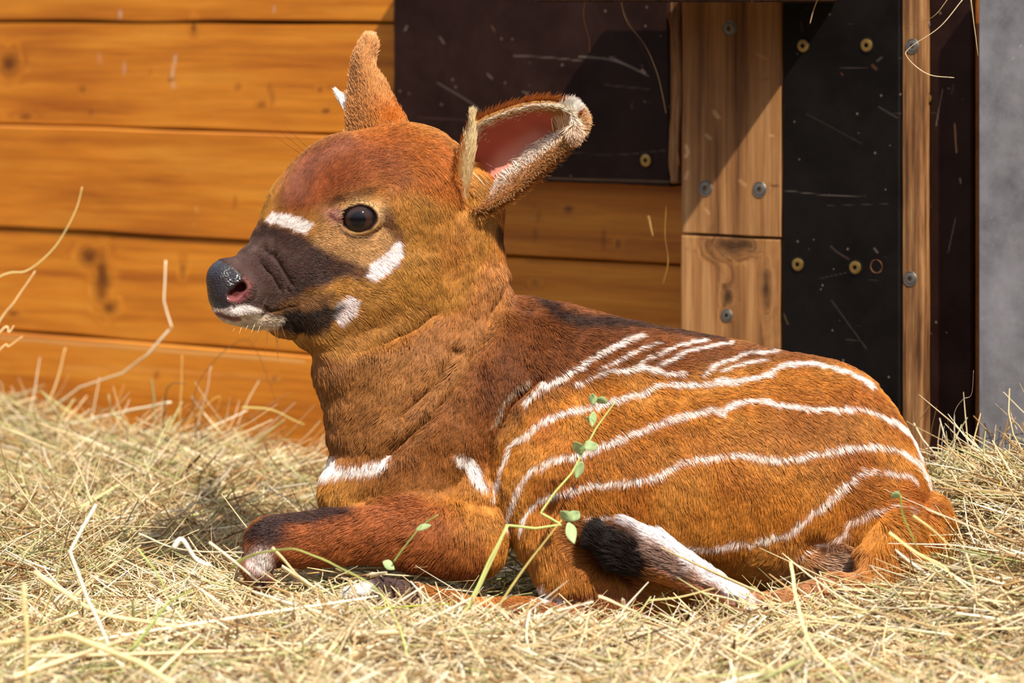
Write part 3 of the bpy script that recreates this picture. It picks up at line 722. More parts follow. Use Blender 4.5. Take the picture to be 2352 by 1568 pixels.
    hp([(478,704),(560,720),(640,726),(628,752),(590,762),(530,756),(490,730)], 5, (236,212,184)); 
    hp([(535,705),(555,695),(600,712),(590,726),(540,724),(500,720)], 4, (238,222,216))
    d, t = stroke_dist(X, Y, [(495,716),(520,727),(545,730)]); hl((170,96,80), .9*sstep(8, 2, d))
    hl((130,90,60), .5*sstep(.62,.75, noise3(P, 5))*sstep(4,-4, poly_sd(X, Y, [(545,730),(630,726),(620,752),(560,755)])))
    # nose leather
    nose = poly_sd(X, Y, [(440,660),(440,590),(505,598),(532,612),(560,640),(556,650),(536,660),(524,676),(532,700),(515,710),(480,704),(440,700)])
    hl((34,26,32), sstep(4, -4, nose)); nb = sstep(4, -4, nose)*hm
    d, t = stroke_dist(X, Y, [(533,680),(548,668),(560,655)]); hl((70,24,22), sstep(14, 6, d)); hl((150,78,72), .9*sstep(9, 3, stroke_dist(X, Y, [(528,686),(545,686),(566,672)])[0]))
    hl((140,84,76), .6*sstep(7, 2, stroke_dist(X, Y, [(562,640),(574,655),(568,675)])[0]))
    # eyelids
    q = np.hypot((X-825)/42, (Y-501)/32); hl((40,26,22), sstep(1.12, 0.98, q)*(q > .6)); hl((224,170,110), .6*sstep(1.4, 1.2, q)*sstep(1.0,1.15,q)*(Y < 500)); hl((110,72,52), .7*sstep(1.5, 1.35, q)*sstep(1.15,1.3,q)*(Y > 505))
    if lab is not None:
        e1 = lab == 1; e2 = lab == 2; e3 = lab == 3
        c[e1] = lin((178,112,52)); c[e2] = lin((190,146,92)); c[e3] = lin((170,110,62))
    v = (0.88+0.24*noise3(P+3, 9))
    sat = (c.max(1)-c.min(1))/(c.max(1)+1e-6); s_ = np.clip((sat-.35)/.4, 0, 1)*np.clip((c.max(1)-.12)/.2, 0, 1)
    c = c*np.stack([1-.22*s_, 1-.06*s_, 1+.12*s_], 1); c[:, 2] += .004*s_
    return c*v[:, None], nb, hm
xv, yv = proj(Vm)
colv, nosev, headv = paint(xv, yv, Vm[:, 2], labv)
# inner ear skin, with the sunlit lower part and dark cavity painted in
inner = (labv == 1)
from_cam = np.zeros(len(Vm), bool)
me_tmp = None
EARPOLY = [(1066,470),(1066,380),(1085,315),(1120,282),(1200,258),(1250,256),(1272,268),(1268,300),(1225,352),(1180,400),(1120,455),(1085,478)]
ie = sstep(6, -6, poly_sd(xv, yv, EARPOLY))
pk = np.tile(lin((176,88,72)), (len(Vm), 1))
pk = pk*(0.85+0.3*noise3(Vm, 40))[:, None]
lower = sstep(30, -20, poly_sd(xv, yv, [(1150,360),(1230,310),(1262,320),(1225,360),(1120,460),(1110,430)]))[:, None]
pk = pk*(1-lower)+lin((222,150,132))*lower
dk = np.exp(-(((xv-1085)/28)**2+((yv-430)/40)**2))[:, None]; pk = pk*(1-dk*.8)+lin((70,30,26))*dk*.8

SKIN, nt, b = material('calf_coat', 0.65, 0.25)
sc_ = attr(nt, 'Col'); ns = attr(nt, 'nose')
nt.links.new(sc_.outputs['Color'], b.inputs['Base Color'])
nt.links.new(ramp(nt, ns.outputs['Fac'], [(0, (.75,)*3), (1, (.28,)*3)]), b.inputs['Roughness'])
nt.links.new(ramp(nt, ns.outputs['Fac'], [(0, (.15,)*3), (1, (.55,)*3)]), b.inputs['Specular IOR Level'])
tc = node(nt, 'ShaderNodeTexCoord'); vo = node(nt, 'ShaderNodeTexVoronoi', Scale=420.0, feature='DISTANCE_TO_EDGE'); nt.links.new(tc.outputs['Object'], vo.inputs['Vector'])
bp = node(nt, 'ShaderNodeBump'); bp.inputs['Distance'].default_value = 0.0012
nt.links.new(mathn(nt, 'MULTIPLY', ns.outputs['Fac'], 0.8), bp.inputs['Strength']); nt.links.new(vo.outputs['Distance'], bp.inputs['Height']); nt.links.new(bp.outputs[0], b.inputs['Normal'])

# normals (model space)
def vert_normals(V, Fc):
    a = V[Fc[:, 2]]-V[Fc[:, 0]]; b_ = V[Fc[:, 3]]-V[Fc[:, 1]]; fn = np.cross(a, b_); N = np.zeros_like(V)
    for c in range(3):
        for k in range(4): N[:, c] += np.bincount(Fc[:, k], fn[:, c], len(V))
    return N/(np.linalg.norm(N, axis=1, keepdims=True)+1e-9), fn
Nm, fn = vert_normals(Vm, Fq)
# make sure normals point outward (towards growing distance)
test = Vm+Nm*6; gi = np.clip(np.round((test-G0)/VOX).astype(int), 0, NG-1); out = SD[gi[:, 0], gi[:, 1], gi[:, 2]]
if (out > 0).mean() < 0.5: Nm = -Nm; fn = -fn; Fq = Fq[:, ::-1]
ie = ie*(labv == 1)*(Nm[:, 2] > 0.0)
colv = colv*(1-ie[:, None])+pk*ie[:, None]
WV = to_world(Vm)
# world mapping flips handedness, so flip the faces as well
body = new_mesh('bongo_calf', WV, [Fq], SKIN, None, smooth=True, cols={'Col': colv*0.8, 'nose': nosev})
tag(body, 'orange striped bongo calf lying in the hay with its head raised to the left', 'calf')
body.data.update()
wn = np.zeros(len(body.data.vertices)*3); body.data.vertices.foreach_get('normal', wn); wn = wn.reshape(-1, 3)
mm = np.stack([Nm[:, 0], -Nm[:, 2], -Nm[:, 1]], 1)
if (wn*mm).sum(1).mean() < 0: body.data.flip_normals()

# --- eye
wE2 = near_w(790, 470)
ec = P3(826, 502, wE-20)
def uv_ball(c, r, n=40, m=28, sx=1, sy=1, sz=1):
    V = [(0, 0, 1)]+[(math.sin(math.pi*i/m)*math.cos(2*math.pi*j/n), math.sin(math.pi*i/m)*math.sin(2*math.pi*j/n), math.cos(math.pi*i/m)) for i in range(1, m) for j in range(n)]+[(0, 0, -1)]
    V = np.array(V)*[sx, sy, sz]*r+c
    q = np.array([(1+(i*n)+j, 1+(i+1)*n+j, 1+(i+1)*n+(j+1) % n, 1+i*n+(j+1) % n) for i in range(m-2) for j in range(n)])
    t1 = np.array([(0, 1+j, 1+(j+1) % n) for j in range(n)]); t2 = np.array([(len(V)-1, 1+(m-2)*n+(j+1) % n, 1+(m-2)*n+j) for j in range(n)])
    return V, q, np.vstack([t1, t2])
EYEM, nt, b = material('dark_wet_eye', 0.04, 0.35, L(20,12,12))
nt.links.new(attr(nt, 'Col').outputs['Color'], b.inputs['Base Color'])
Ve, q, t = uv_ball(ec, 40.0, sx=1.06, sy=0.95, sz=0.92)
re = np.hypot(Ve[:, 0]-ec[0]+2, Ve[:, 1]-ec[1]-1)
ce = np.where((re < 18)[:, None], lin((10,8,12)), np.where((re < 30)[:, None], lin((44,26,20)), lin((24,14,14))))
eye = new_mesh('eye', to_world(Ve), [q, t], EYEM, body, smooth=True, cols=ce)
tag(eye, 'dark glossy eye')
print('eye w', wE, time.time()-T0)

# --- fur
tri = np.vstack([Fq[:, [0, 1, 2]], Fq[:, [0, 2, 3]]])
ar = np.linalg.norm(np.cross(Vm[tri[:, 1]]-Vm[tri[:, 0]], Vm[tri[:, 2]]-Vm[tri[:, 0]]), axis=1)/2
cen = Vm[tri].mean(1); tn = Nm[tri].mean(1)
dens = np.where(tn[:, 2] > -0.25, 1.0, 0.30)
lt = labv[tri[:, 0]]
dens[lt > 0] = 0.0
fx, fy = proj(cen)
hs_ = headv[tri[:, 0]]
dens *= 1+0.8*hs_
dens *= 1-np.maximum(nosev[tri[:, 0]], 0)
dens[(np.hypot((fx-825)/45, (fy-502)/38) < 1.05) & (cen[:, 2] > 60)] = 0
dens[(stroke_dist(fx, fy, [(531,682),(548,668),(560,655)])[0] < 12) & (cen[:, 2] > 60)] = 0
dens[fy > 1440] = 0
NH = 680000
pw = ar*dens; pw /= pw.sum()
ti = rng.choice(len(tri), NH, p=pw)
r1 = np.sqrt(rng.random(NH)); r2 = rng.random(NH)
ba = np.stack([1-r1, r1*(1-r2), r1*r2], 1)
root = (Vm[tri[ti]]*ba[..., None]).sum(1); nrm = (Nm[tri[ti]]*ba[..., None]).sum(1); nrm /= np.linalg.norm(nrm, axis=1, keepdims=True)+1e-9
rx, ry = proj(root)
# direction guides: x, y, dx, dy, dw, length, radius of influence
G = [(500,720,.9,.3,0,7),(560,740,.8,.4,0,9),(600,560,.7,-.5,0,8),(560,600,.7,-.5,0,6),(620,640,.9,-.1,0,7),(680,600,.9,0,0,9),(690,480,.5,-.8,0,12),(650,420,.4,-.9,0,10),
     (740,350,.8,-.5,0,11),(720,420,.5,-.8,0,13),(800,380,.7,-.5,0,14),(830,330,.9,-.2,0,13),(900,310,.9,.2,0,20),(960,340,.8,.6,0,24),(880,400,.6,-.2,0,13),(920,440,.2,.9,0,18),
     (760,560,.9,.1,0,10),(850,450,.9,-.2,0,9),(800,540,.9,.2,0,9),(860,560,.8,.6,0,11),(720,650,.9,.2,0,14),(760,720,.8,.5,0,20),(840,650,.8,.55,0,20),(800,760,.6,.8,0,26),(700,760,.5,.8,0,24),
     (900,720,.6,.8,0,26),(960,600,.5,.85,0,26),(1000,480,.3,.95,0,28),(1010,380,.5,.85,0,28),(930,530,.3,.9,0,20),(1050,560,.1,1,0,28),(1080,640,-.1,1,0,28),(1100,520,.1,1,0,30),(1140,600,0,1,0,26),
     (760,860,.15,1,0,28),(850,860,-.1,1,0,28),(950,830,-.35,.95,0,28),(1030,760,-.4,.9,0,28),(900,960,-.5,.85,0,28),(800,980,-.2,.95,0,30),(760,1060,.0,1,0,34),(860,1060,-.4,.9,0,30),(1130,720,-.45,.9,0,26),
     (1200,700,.6,.3,0,26),(1200,760,-.1,.9,0,24),(1080,900,-.1,1,0,24),(1000,1040,-.1,1,0,22),(1000,1110,-.3,.9,0,20),(1250,780,.4,.8,0,22),(1300,725,.9,.0,0,32),(1420,742,.95,.05,0,32),(1600,775,.95,.15,0,26),(1380,820,.7,.5,0,20),
     (1280,900,.4,.8,0,22),(1180,1000,-.2,.95,0,24),(1140,1130,.1,.95,0,26),(1230,1000,0,.95,0,22),(1250,1120,.1,.95,0,24),(1400,950,.5,.8,0,22),(1400,1060,.3,.9,0,22),(1400,1150,.2,.95,0,22),
     (1550,930,.6,.7,0,20),(1550,1020,.5,.8,0,20),(1550,1150,.1,.95,0,22),(1700,830,.8,.4,0,20),(1700,950,.7,.6,0,18),(1700,1080,.4,.85,0,20),(1700,1180,-.1,1,0,22),(1650,1280,-.2,1,0,24),(1850,860,.8,.6,0,20),
     (1850,960,.7,.7,0,18),(1850,1080,.5,.8,0,20),(1850,1180,.1,.95,0,24),(1980,960,.6,.8,0,22),(2050,1060,.5,.85,0,24),(1980,1120,.6,.4,0,30),(2080,1150,.7,.3,0,36),(2130,1200,.6,.6,0,36),(2030,1250,.1,1,0,40),
     (1950,1200,-.2,.9,0,30),(1900,1270,.5,.1,0,40),(1950,1350,-.8,.4,0,28),(1800,1388,-1,.0,0,20),(1690,1370,-.85,-.5,0,16),(1600,1320,-.85,-.5,0,26),(1500,1280,-.85,-.45,0,42),(1420,1250,-.9,-.4,0,46),(1370,1230,-.9,-.35,0,40),
     (1080,1080,.1,1,0,22),(1100,1150,.1,1,0,24),(1060,1240,-.3,.9,0,30),(1100,1290,-.1,1,0,30),(950,1160,-.8,.3,0,22),(950,1240,-.6,.7,0,30),(820,1220,-.8,.5,0,28),(720,1210,-.9,.3,0,18),(640,1210,-.9,.2,0,14),(600,1280,-.3,.9,0,16),
     (1300,1290,.2,.9,0,36),(1400,1340,.3,.8,0,28),(1300,1400,-.9,.3,0,12),(1100,1400,-.9,.1,0,10),(880,1360,-.9,.1,0,12),(800,1120,-.1,1,0,34)]
G = np.array(G, float)
def guide(x, y):
    acc = np.zeros((len(x), 4)); ws = np.zeros(len(x))
    for g_ in G:
        w_ = 1.0/((((x-g_[0])**2+(y-g_[1])**2)/45.0**2)+0.12)**2.2
        acc += w_[:, None]*np.array([g_[2], g_[3], g_[4], g_[5]])[None]; ws += w_
    return acc/ws[:, None]
gv = guide(rx, ry)
length = gv[:, 3]*(0.75+0.65*rng.random(NH))
ang = (noise3(root, 34)-0.5)*0.95+(noise3(root+77, 10)-0.5)*0.65+rng.normal(0, 0.10, NH)
dx = gv[:, 0]*np.cos(ang)-gv[:, 1]*np.sin(ang); dy = gv[:, 0]*np.sin(ang)+gv[:, 1]*np.cos(ang)
dv = np.stack([dx, dy, np.zeros(NH)], 1); dv -= (dv*nrm).sum(1, keepdims=True)*nrm
dv /= np.linalg.norm(dv, axis=1, keepdims=True)+1e-6
lift = 0.32+0.30*noise3(root+11, 16)+rng.random(NH)*0.15
lift = lift*np.where(ry < 800, 0.75, 1.0)
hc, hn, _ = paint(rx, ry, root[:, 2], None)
hc *= (0.80+0.40*rng.random(NH))[:, None]
clump = noise3(np.stack([root[:, 0]*gv[:, 1]-root[:, 1]*gv[:, 0], (root[:, 0]*gv[:, 0]+root[:, 1]*gv[:, 1])/4.5, root[:, 2]*.3], 1), 5.5)
hc *= (0.66+0.5*clump)[:, None]*(0.84+0.3*noise3(root+5, 20))[:, None]
hc = np.clip(hc, 0, .92)
pieces = []
def strands(root, nrm, dv, length, lift, hc, rad, droop=0.5):
    n = len(root); t = np.array([0, .33, .67, 1.0])
    pts = []
    for k in t:
        pts.append(root-nrm*1.0+dv*(length*k*(1-0.1*k))[:, None]+nrm*(length*lift*(k-droop*k*k))[:, None])
    pts = np.stack(pts, 1)
    r = rad[:, None]*np.array([1.0, .9, .65, .15])[None]
    pieces.append((pts, r, hc, nrm))
strands(root, nrm, dv, length, lift, hc, np.where(headv[tri[ti, 0]] > .5, 0.52, 0.68)*(0.8+0.4*rng.random(NH)))
# ear hair
def grid_normals(S):
    a = np.gradient(S, axis=0); b_ = np.gradient(S, axis=1); n_ = np.cross(a, b_); n_ /= np.linalg.norm(n_, axis=-1, keepdims=True)+1e-9
    return n_, a, b_
def ear_hair(S, n, side, col_fn, len_fn, dir_fn, rad=0.75, weight=None, off=5.0, liftv=0.35):
    N_, Ta, Ab = grid_normals(S)
    if weight is None: I = rng.integers(0, S.shape[0]-1, n); J = rng.integers(0, S.shape[1]-1, n)
    else:
        wgt = weight.ravel()/weight.sum(); k = rng.choice(wgt.size, n, p=wgt); I, J = k//S.shape[1], k % S.shape[1]
        I = np.minimum(I, S.shape[0]-2); J = np.minimum(J, S.shape[1]-2)
    fi, fj = rng.random(n)[:, None], rng.random(n)[:, None]
    p = S[I, J]*(1-fi)*(1-fj)+S[I+1, J]*fi*(1-fj)+S[I, J+1]*(1-fi)*fj+S[I+1, J+1]*fi*fj
    nn_ = N_[I, J]; s = np.sign(nn_[:, 2:3]); s[s == 0] = 1; nn_ = nn_*s*side
    t = I/(S.shape[0]-1.0); a = J/(S.shape[1]-1.0)
    tv = Ta[I, J]/(np.linalg.norm(Ta[I, J], axis=1, keepdims=True)+1e-6); av = Ab[I, J]/(np.linalg.norm(Ab[I, J], axis=1, keepdims=True)+1e-6)
    d = dir_fn(t, a, tv, av)+rng.normal(0, .16, (n, 3))*[1, 1, .5]
    jit = (noise3(p, 12)-0.5)[:, None]*0.9; d = d+av*jit
    d /= np.linalg.norm(d, axis=1, keepdims=True)+1e-6
    ln = len_fn(t, a)*(0.6+0.6*rng.random(n))
    x, y = proj(p); c = col_fn(t, a, x, y)*(0.75+0.5*rng.random(n))[:, None]
    strands(p+nn_*off, nn_, d, ln, np.full(n, liftv)+rng.random(n)*.2, np.clip(c, 0, .92), np.full(n, rad)*(0.8+.5*rng.random(n)))
def mixcol(a, b_, m): m = np.clip(m, 0, 1)[:, None]; return lin(a)*(1-m)+lin(b_)*m
# back of the near ear
out_dir = lambda t, a, tv, av: tv*0.8+av*((a-0.5)*2.4)[:, None]
ear_hair(S1, 16000, -1, lambda t, a, x, y: mixcol((190,116,52), (196,136,72), a), lambda t, a: 22+14*np.abs(2*a-1)**3, out_dir)
# rims
Tg, Ag = np.meshgrid(np.linspace(0, 1, S1.shape[0]), np.linspace(0, 1, S1.shape[1]), indexing='ij')
wr = np.exp(-Ag/0.035)+0.0
ear_hair(S1, 5000, 1, lambda t, a, x, y: mixcol((206,150,96), (240,222,200), sstep(.0, .3, t)-.3*sstep(.3,.5,t)*(1-sstep(.6,.8,t))+rng.random(len(t))*.3), lambda t, a: 18+16*sstep(.6,1,t), lambda t, a, tv, av: tv*.9-av*.45, weight=wr, off=3)
wr = sstep(.60, 1.0, Ag)*sstep(-.05, .3, Tg)+0.5*sstep(.70, .9, Tg)*sstep(.1,.3,Ag)
ear_hair(S1, 24000, 1, lambda t, a, x, y: mixcol((206,150,78), (246,228,214), sstep(.86, .68, a)*.9*sstep(.85,.6,t)+.5*sstep(.8,.98,t)+rng.random(len(t))*.25), lambda t, a: 42+4*t, lambda t, a, tv, av: tv*.3+av*1.0, weight=wr, off=3)
wr = sstep(.74, 1.0, Tg)*sstep(0, .1, Ag)
ear_hair(S1, 9000, 1, lambda t, a, x, y: mixcol((200,146,80), (250,238,226), sstep(.75, .1, a)+rng.random(len(t))*.3), lambda t, a: 46+0*t, lambda t, a, tv, av: np.tile(np.array([.75, -.45, .1]), (len(t), 1))+av*((a-.55)*1.6)[:, None], weight=wr, off=3)
wr = np.exp(-((Ag-.70)/.07)**2)*sstep(.35, .6, Tg)*sstep(.98, .8, Tg)+.6*np.exp(-((Ag-.85)/.1)**2)*np.exp(-((Tg-.2)/.2)**2)
ear_hair(S1, 3500, 1, lambda t, a, x, y: mixcol((250,236,228), (240,214,200), a), lambda t, a: 30+0*t, lambda t, a, tv, av: tv*.75+av*.5, weight=wr, off=3, liftv=.5)
# pale flap
for sd_ in (1, -1): ear_hair(S2, 1800, sd_, lambda t, a, x, y: mixcol((156,98,48), (232,208,162), 1.5*t-.25+.7*rng.random(len(t))), lambda t, a: 24+8*t, lambda t, a, tv, av: tv*1.8, off=4.4, liftv=-.08, rad=.6)
# far ear
for sd_, nn_ in ((1, 16000), (-1, 4000)): ear_hair(S3, nn_, sd_, lambda t, a, x, y: mixcol((184,122,66), (206,150,98), t)*(1-.0*a[:, None])*(1)+(np.exp(-((x-900)/40)**2-((y-270)/40)**2)*.6)[:, None]*(lin((190,92,34))-lin((200,140,92))), lambda t, a: 15+4*t, lambda t, a, tv, av: tv+av*((a-.5)*.5)[:, None], off=6.2, liftv=.15, rad=.7)
wr = np.zeros(S3.shape[:2]); wr[-6:] = 1; wr[:, :2] = .25
ear_hair(S3, 700, 1, lambda t, a, x, y: mixcol((226,196,164), (250,240,232), t), lambda t, a: 14+0*t, lambda t, a, tv, av: tv*.8-av*.3, weight=wr)
# white tuft sticking out of the far ear
n = 260; base = P3(800, 248, -90)+rng.normal(0, 1, (n, 3))*[3, 9, 4]; tipv = P3(764, 200, -90)+rng.normal(0, 1, (n, 3))*[3, 3, 3]
dd = tipv-base; ln = np.linalg.norm(dd, axis=1)*(.6+.45*rng.random(n)); dd /= np.linalg.norm(dd, axis=1, keepdims=True)
strands(base, np.tile([0., 0, 1], (n, 1)), dd, ln, np.full(n, .05), np.tile(np.array(lin((250,242,236))), (n, 1)), np.full(n, 1.0))
# lashes, whiskers
def few(pts, col, rad, bend=0.0):
    for (x0, y0, x1, y1) in pts:
        w0 = near_w(x0, y0) if not bend else bend
        a = P3(x0, y0, w0-2); b_ = P3(x1, y1, w0+14); d = b_-a; l_ = np.linalg.norm(d)
        strands(a[None], np.array([[0., -.3, 1]]), (d/l_)[None], np.array([l_]), np.array([.12]), np.array([lin(col)]), np.array([rad]))
few([(595+6*k, 748-k, 560+14*k+random.uniform(-20,20), 815+random.uniform(-25,30)) for k in range(9)], (120,70,34), .55)
few([(530+14*k, 742, 520+14*k, 765+random.uniform(-6,8)) for k in range(6)], (220,190,150), .5)
few([(700+8*k, 360-6*k, 610+16*k, 300-10*k) for k in range(3)], (60,30,20), .35)
few([(785+11*k, 474-4*math.sin(k*.5)*3, 778+11*k, 462-3*math.sin(k*.5)*3) for k in range(8)], (24,16,14), .7)
few([(1110,372,1133,384),(1095,392,1128,428),(1085,395,1120,432)], (240,220,200), .7)
PT = np.concatenate([p[0] for p in pieces]); RD = np.concatenate([p[1] for p in pieces]); HC = np.concatenate([p[2] for p in pieces]); HN = np.concatenate([p[3] for p in pieces])
FUR, nt, b = material('calf_fur', 0.5, 0.2)
nt.links.new(attr(nt, 'Col').outputs['Color'], b.inputs['Base Color'])
hcv = bpy.data.hair_curves.new('fur'); ncv = len(PT)
hcv.add_curves([4]*ncv)
hcv.attributes['position'].data.foreach_set('vector', to_world(PT.reshape(-1, 3)).astype(np.float32).ravel())
ra = hcv.attributes.get('radius') or hcv.attributes.new('radius', 'FLOAT', 'POINT'); ra.data.foreach_set('value', (RD.reshape(-1)*UNIT).astype(np.float32))
ca = hcv.attributes.new('Col', 'FLOAT_COLOR', 'CURVE'); ca.data.foreach_set('color', np.concatenate([HC, np.ones((ncv, 1))], 1).astype(np.float32).ravel())
hcv.materials.append(FUR)
fur = bpy.data.objects.new('fur', hcv); COL.objects.link(fur); fur.parent = body
tag(fur, kind='stuff')
print('fur', ncv, time.time()-T0)
# ================================================================== THE HAY
def inside_calf(Wp):
    """signed distance (model units) of world points to the calf"""
    M_ = np.stack([1176+Wp[:, 0]/UNIT, (H-Wp[:, 2])/UNIT, (3.0-Wp[:, 1])/UNIT], 1)
    i = np.round((M_-G0)/VOX).astype(int); ok = ((i >= 0) & (i < NG)).all(1); i = np.clip(i, 0, NG-1)
    return np.where(ok, SD[i[:, 0], i[:, 1], i[:, 2]], 200.0)
def wall_dist(X, Y): return (X-WO[0])*WN[0]+(Y-WO[1])*WN[1]
def hay_h(X, Y):
    P = np.stack([X, Y, X*0], 1)
    d = wall_dist(X, Y)
    h = 0.048+0.018*(noise3(P, 0.16)-.5)*2+0.008*(noise3(P+4, 0.05)-.5)*2
    h += 0.085*np.exp(-((d-0.05)/0.17)**2)*(0.16+0.10*sstep(-0.1,-0.4,X)+.55*sstep(-.46,-.62,X)+.55*sstep(.32,.45,X))
    h += 0.035*np.exp(-((X+0.42)/0.16)**2-((Y-3.45)/0.30)**2)
    h += 0.060*np.exp(-((X-0.54)/0.13)**2-((Y-2.92)/0.16)**2)
    h += 0.014*np.exp(-((X-0.38)/0.13)**2-((Y-2.80)/0.10)**2)
    h += 0.012*np.exp(-((X+0.13)/0.16)**2-((Y-2.915)/0.03)**2)
    h += 0.05*np.exp(-((X-0.50)/0.14)**2-((Y-3.2)/0.12)**2)
    h += 0.036*np.exp(-((X+.13)/0.15)**2-((Y-2.947)/0.022)**2)
    h -= 0.022*np.exp(-((X+.06)/0.17)**2-((Y-2.885)/0.045)**2)
    return h
HAYM, nt, b = material('dry_hay', 0.55, 0.35)
nt.links.new(attr(nt, 'Col').outputs['Color'], b.inputs['Base Color'])
tr = node(nt, 'ShaderNodeBsdfTranslucent'); nt.links.new(attr(nt, 'Col').outputs['Color'], tr.inputs['Color'])
mx = node(nt, 'ShaderNodeMixShader'); mx.inputs[0].default_value = 0.3
nt.links.new(b.outputs[0], mx.inputs[1]); nt.links.new(tr.outputs[0], mx.inputs[2]); nt.links.new(mx.outputs[0], nt.nodes['Material Output'].inputs['Surface'])
HAYC = [((240,219,176), .34), ((226,200,152), .22), ((252,240,212), .20), ((206,200,140), .06), ((182,182,120), .03), ((198,158,104), .09), ((150,110,66), .06)]
hcol = np.array([lin(c) for c, _ in HAYC]); hp_ = np.array([p for _, p in HAYC]); hp_ /= hp_.sum()
def tubes(C, R, col, sides=3, flat=None):
    """C n x m x 3 centre lines, R n x m radii -> verts, faces, colours"""
    n, m, _ = C.shape
    T = np.gradient(C, axis=1); T /= np.linalg.norm(T, axis=2, keepdims=True)+1e-9
    ref = rng.normal(0, 1, (n, 1, 3)); A = np.cross(T, ref); A /= np.linalg.norm(A, axis=2, keepdims=True)+1e-9; B = np.cross(T, A)
    V = np.zeros((n, m, sides, 3))
    fl_ = np.ones(n) if flat is None else flat
    for s in range(sides):
        a = 2*math.pi*s/sides
        V[:, :, s] = C+A*(math.cos(a)*R)[..., None]+B*(math.sin(a)*R*fl_[:, None])[..., None]
    I = np.arange(n*m*sides).reshape(n, m, sides)
    q = np.stack([I[:, :-1], I[:, 1:], np.roll(I[:, 1:], -1, 2), np.roll(I[:, :-1], -1, 2)], -1).reshape(-1, 4)
    cc = np.repeat(col, m*sides, axis=0)
    return V.reshape(-1, 3), q, cc
def hay_lines(n, xr, yr, len_r, lift=(0, .012), tilt=0.16, curl=0.5, m=8, under=0.012):
    X = rng.uniform(*xr, n); Y = rng.uniform(*yr, n)
    ok = wall_dist(X, Y) > 0.06; X, Y = X[ok], Y[ok]; n = len(X)
    ln = np.exp(rng.normal(math.log(len_r), 0.45, n)); yaw = rng.uniform(0, 2*math.pi, n); pit = rng.normal(0, tilt, n)
    k = rng.normal(0, curl, n)*1.0; kk = rng.normal(0, curl*.4, n)
    t = np.linspace(-.5, .5, m)
    a = yaw[:, None]+k[:, None]*t[None]*2
    # some stalks are kinked
    kink = (rng.random(n) < .25)[:, None]*rng.uniform(-1.0, 1.0, n)[:, None]; kp = rng.uniform(-.3, .3, n)[:, None]
    a = a+kink*(t[None] > kp)
    pt = pit[:, None]+kk[:, None]*t[None]
    st = np.stack([np.cos(a)*np.cos(pt), np.sin(a)*np.cos(pt), np.sin(pt)], -1)*(ln/(m-1))[:, None, None]
    C = np.concatenate([np.zeros((n, 1, 3)), np.cumsum(st[:, :-1], 1)], 1)
    C -= C[:, m//2:m//2+1]
    z = hay_h(X, Y)-under+rng.uniform(lift[0], lift[1], n)
    C += np.stack([X, Y, z], 1)[:, None]
    # follow the ground: keep above the heap's skin
    hh = hay_h(C[..., 0].ravel(), C[..., 1].ravel()).reshape(n, m)
    C[..., 2] = np.maximum(C[..., 2], hh-under-.004)
    return C
def keep_clear(C, margin=-4.0, wallm=0.052):
    n, m, _ = C.shape
    d = inside_calf(C.reshape(-1, 3)).reshape(n, m).min(1)
    # also test segment midpoints
    mid_ = (C[:, :-1]+C[:, 1:])/2; d = np.minimum(d, inside_calf(mid_.reshape(-1, 3)).reshape(n, m-1).min(1))
    wd = wall_dist(C[..., 0], C[..., 1]).min(1)
    sky = C[..., 2].max(1)-hay_h(C[:, 0, 0], C[:, 0, 1]); front = (C[..., 1].min(1) < 2.97) & (np.abs(C[:, 0, 0]) < .5)
    return (d > margin) & (wd > wallm) & ~(front & (sky > 0.045)) & (sky < .09)
# heap surface under the stalks
gx = np.arange(-1.3, 1.3, 0.012); gy = np.arange(2.1, 4.6, 0.012)
GX, GY = np.meshgrid(gx, gy, indexing='ij'); P = np.stack([GX.ravel(), GY.ravel()], 1)
GZ = hay_h(P[:, 0], P[:, 1])-0.018+0.006*(rng.random(len(P))-.5)
wd = wall_dist(P[:, 0], P[:, 1]); GZ = np.where(wd < 0.05, np.minimum(GZ, -0.01), GZ)
I = np.arange(len(P)).reshape(GX.shape); q0 = np.stack([I[:-1, :-1], I[1:, :-1], I[1:, 1:], I[:-1, 1:]], -1).reshape(-1, 4)
V0 = np.stack([P[:, 0], P[:, 1], GZ], 1); C0 = np.tile(lin((176,142,92)), (len(V0), 1))*(0.5+0.7*noise3(V0, .02))[:, None]
VVs, QQ, CC = [V0], [q0], [C0]; off = len(V0)
def add_hay(n, xr, yr, L_, rad, **kw):
    global off
    C = hay_lines(n, xr, yr, L_, **kw)
    C = C[keep_clear(C)]; n = len(C); m = C.shape[1]
    R = (rad*np.exp(rng.normal(0, .35, n)))[:, None]*np.array([.8]+[1]*(m-2)+[.45])[None]
    ci = rng.choice(len(hcol), n, p=hp_)
    # patches of darker, greener hay
    pz = noise3(C[:, 0]*[1, 1, 0]+3, .12); ci = np.where((pz > .62) & (rng.random(n) < .45), rng.integers(3, 7, n), ci)
    far = (C[:, 0, 1] > 3.02) & (rng.random(n) < .38); ci = np.where(far, rng.choice([1, 3, 5, 6], n), ci)  # browner stalks behind the calf: shading there put into the hay colour
    col = hcol[ci]*(0.75+0.4*rng.random(n))[:, None]
    V, q, c = tubes(C, R, col, 3, flat=rng.uniform(.35, 1, n)); VVs.append(V); QQ.append(q+off); CC.append(c); off += len(V)
add_hay(30000, (-.85, .85), (2.35, 4.3), .12, .00068, tilt=.16, curl=.7)
add_hay(22000, (-.62, .62), (2.45, 3.5), .11, .0007, tilt=.3, curl=.8)
add_hay(16000, (-.50, .50), (2.30, 2.95), .12, .0008, tilt=.35, lift=(0, .018), curl=.8)
add_hay(4000, (-.50, .50), (2.25, 2.9), .15, .0012, tilt=.3, lift=(0, .02), curl=.35)
add_hay(7000, (-.75, .75), (2.30, 4.2), .16, .0011, tilt=.16, lift=(.0, .014), curl=.25)
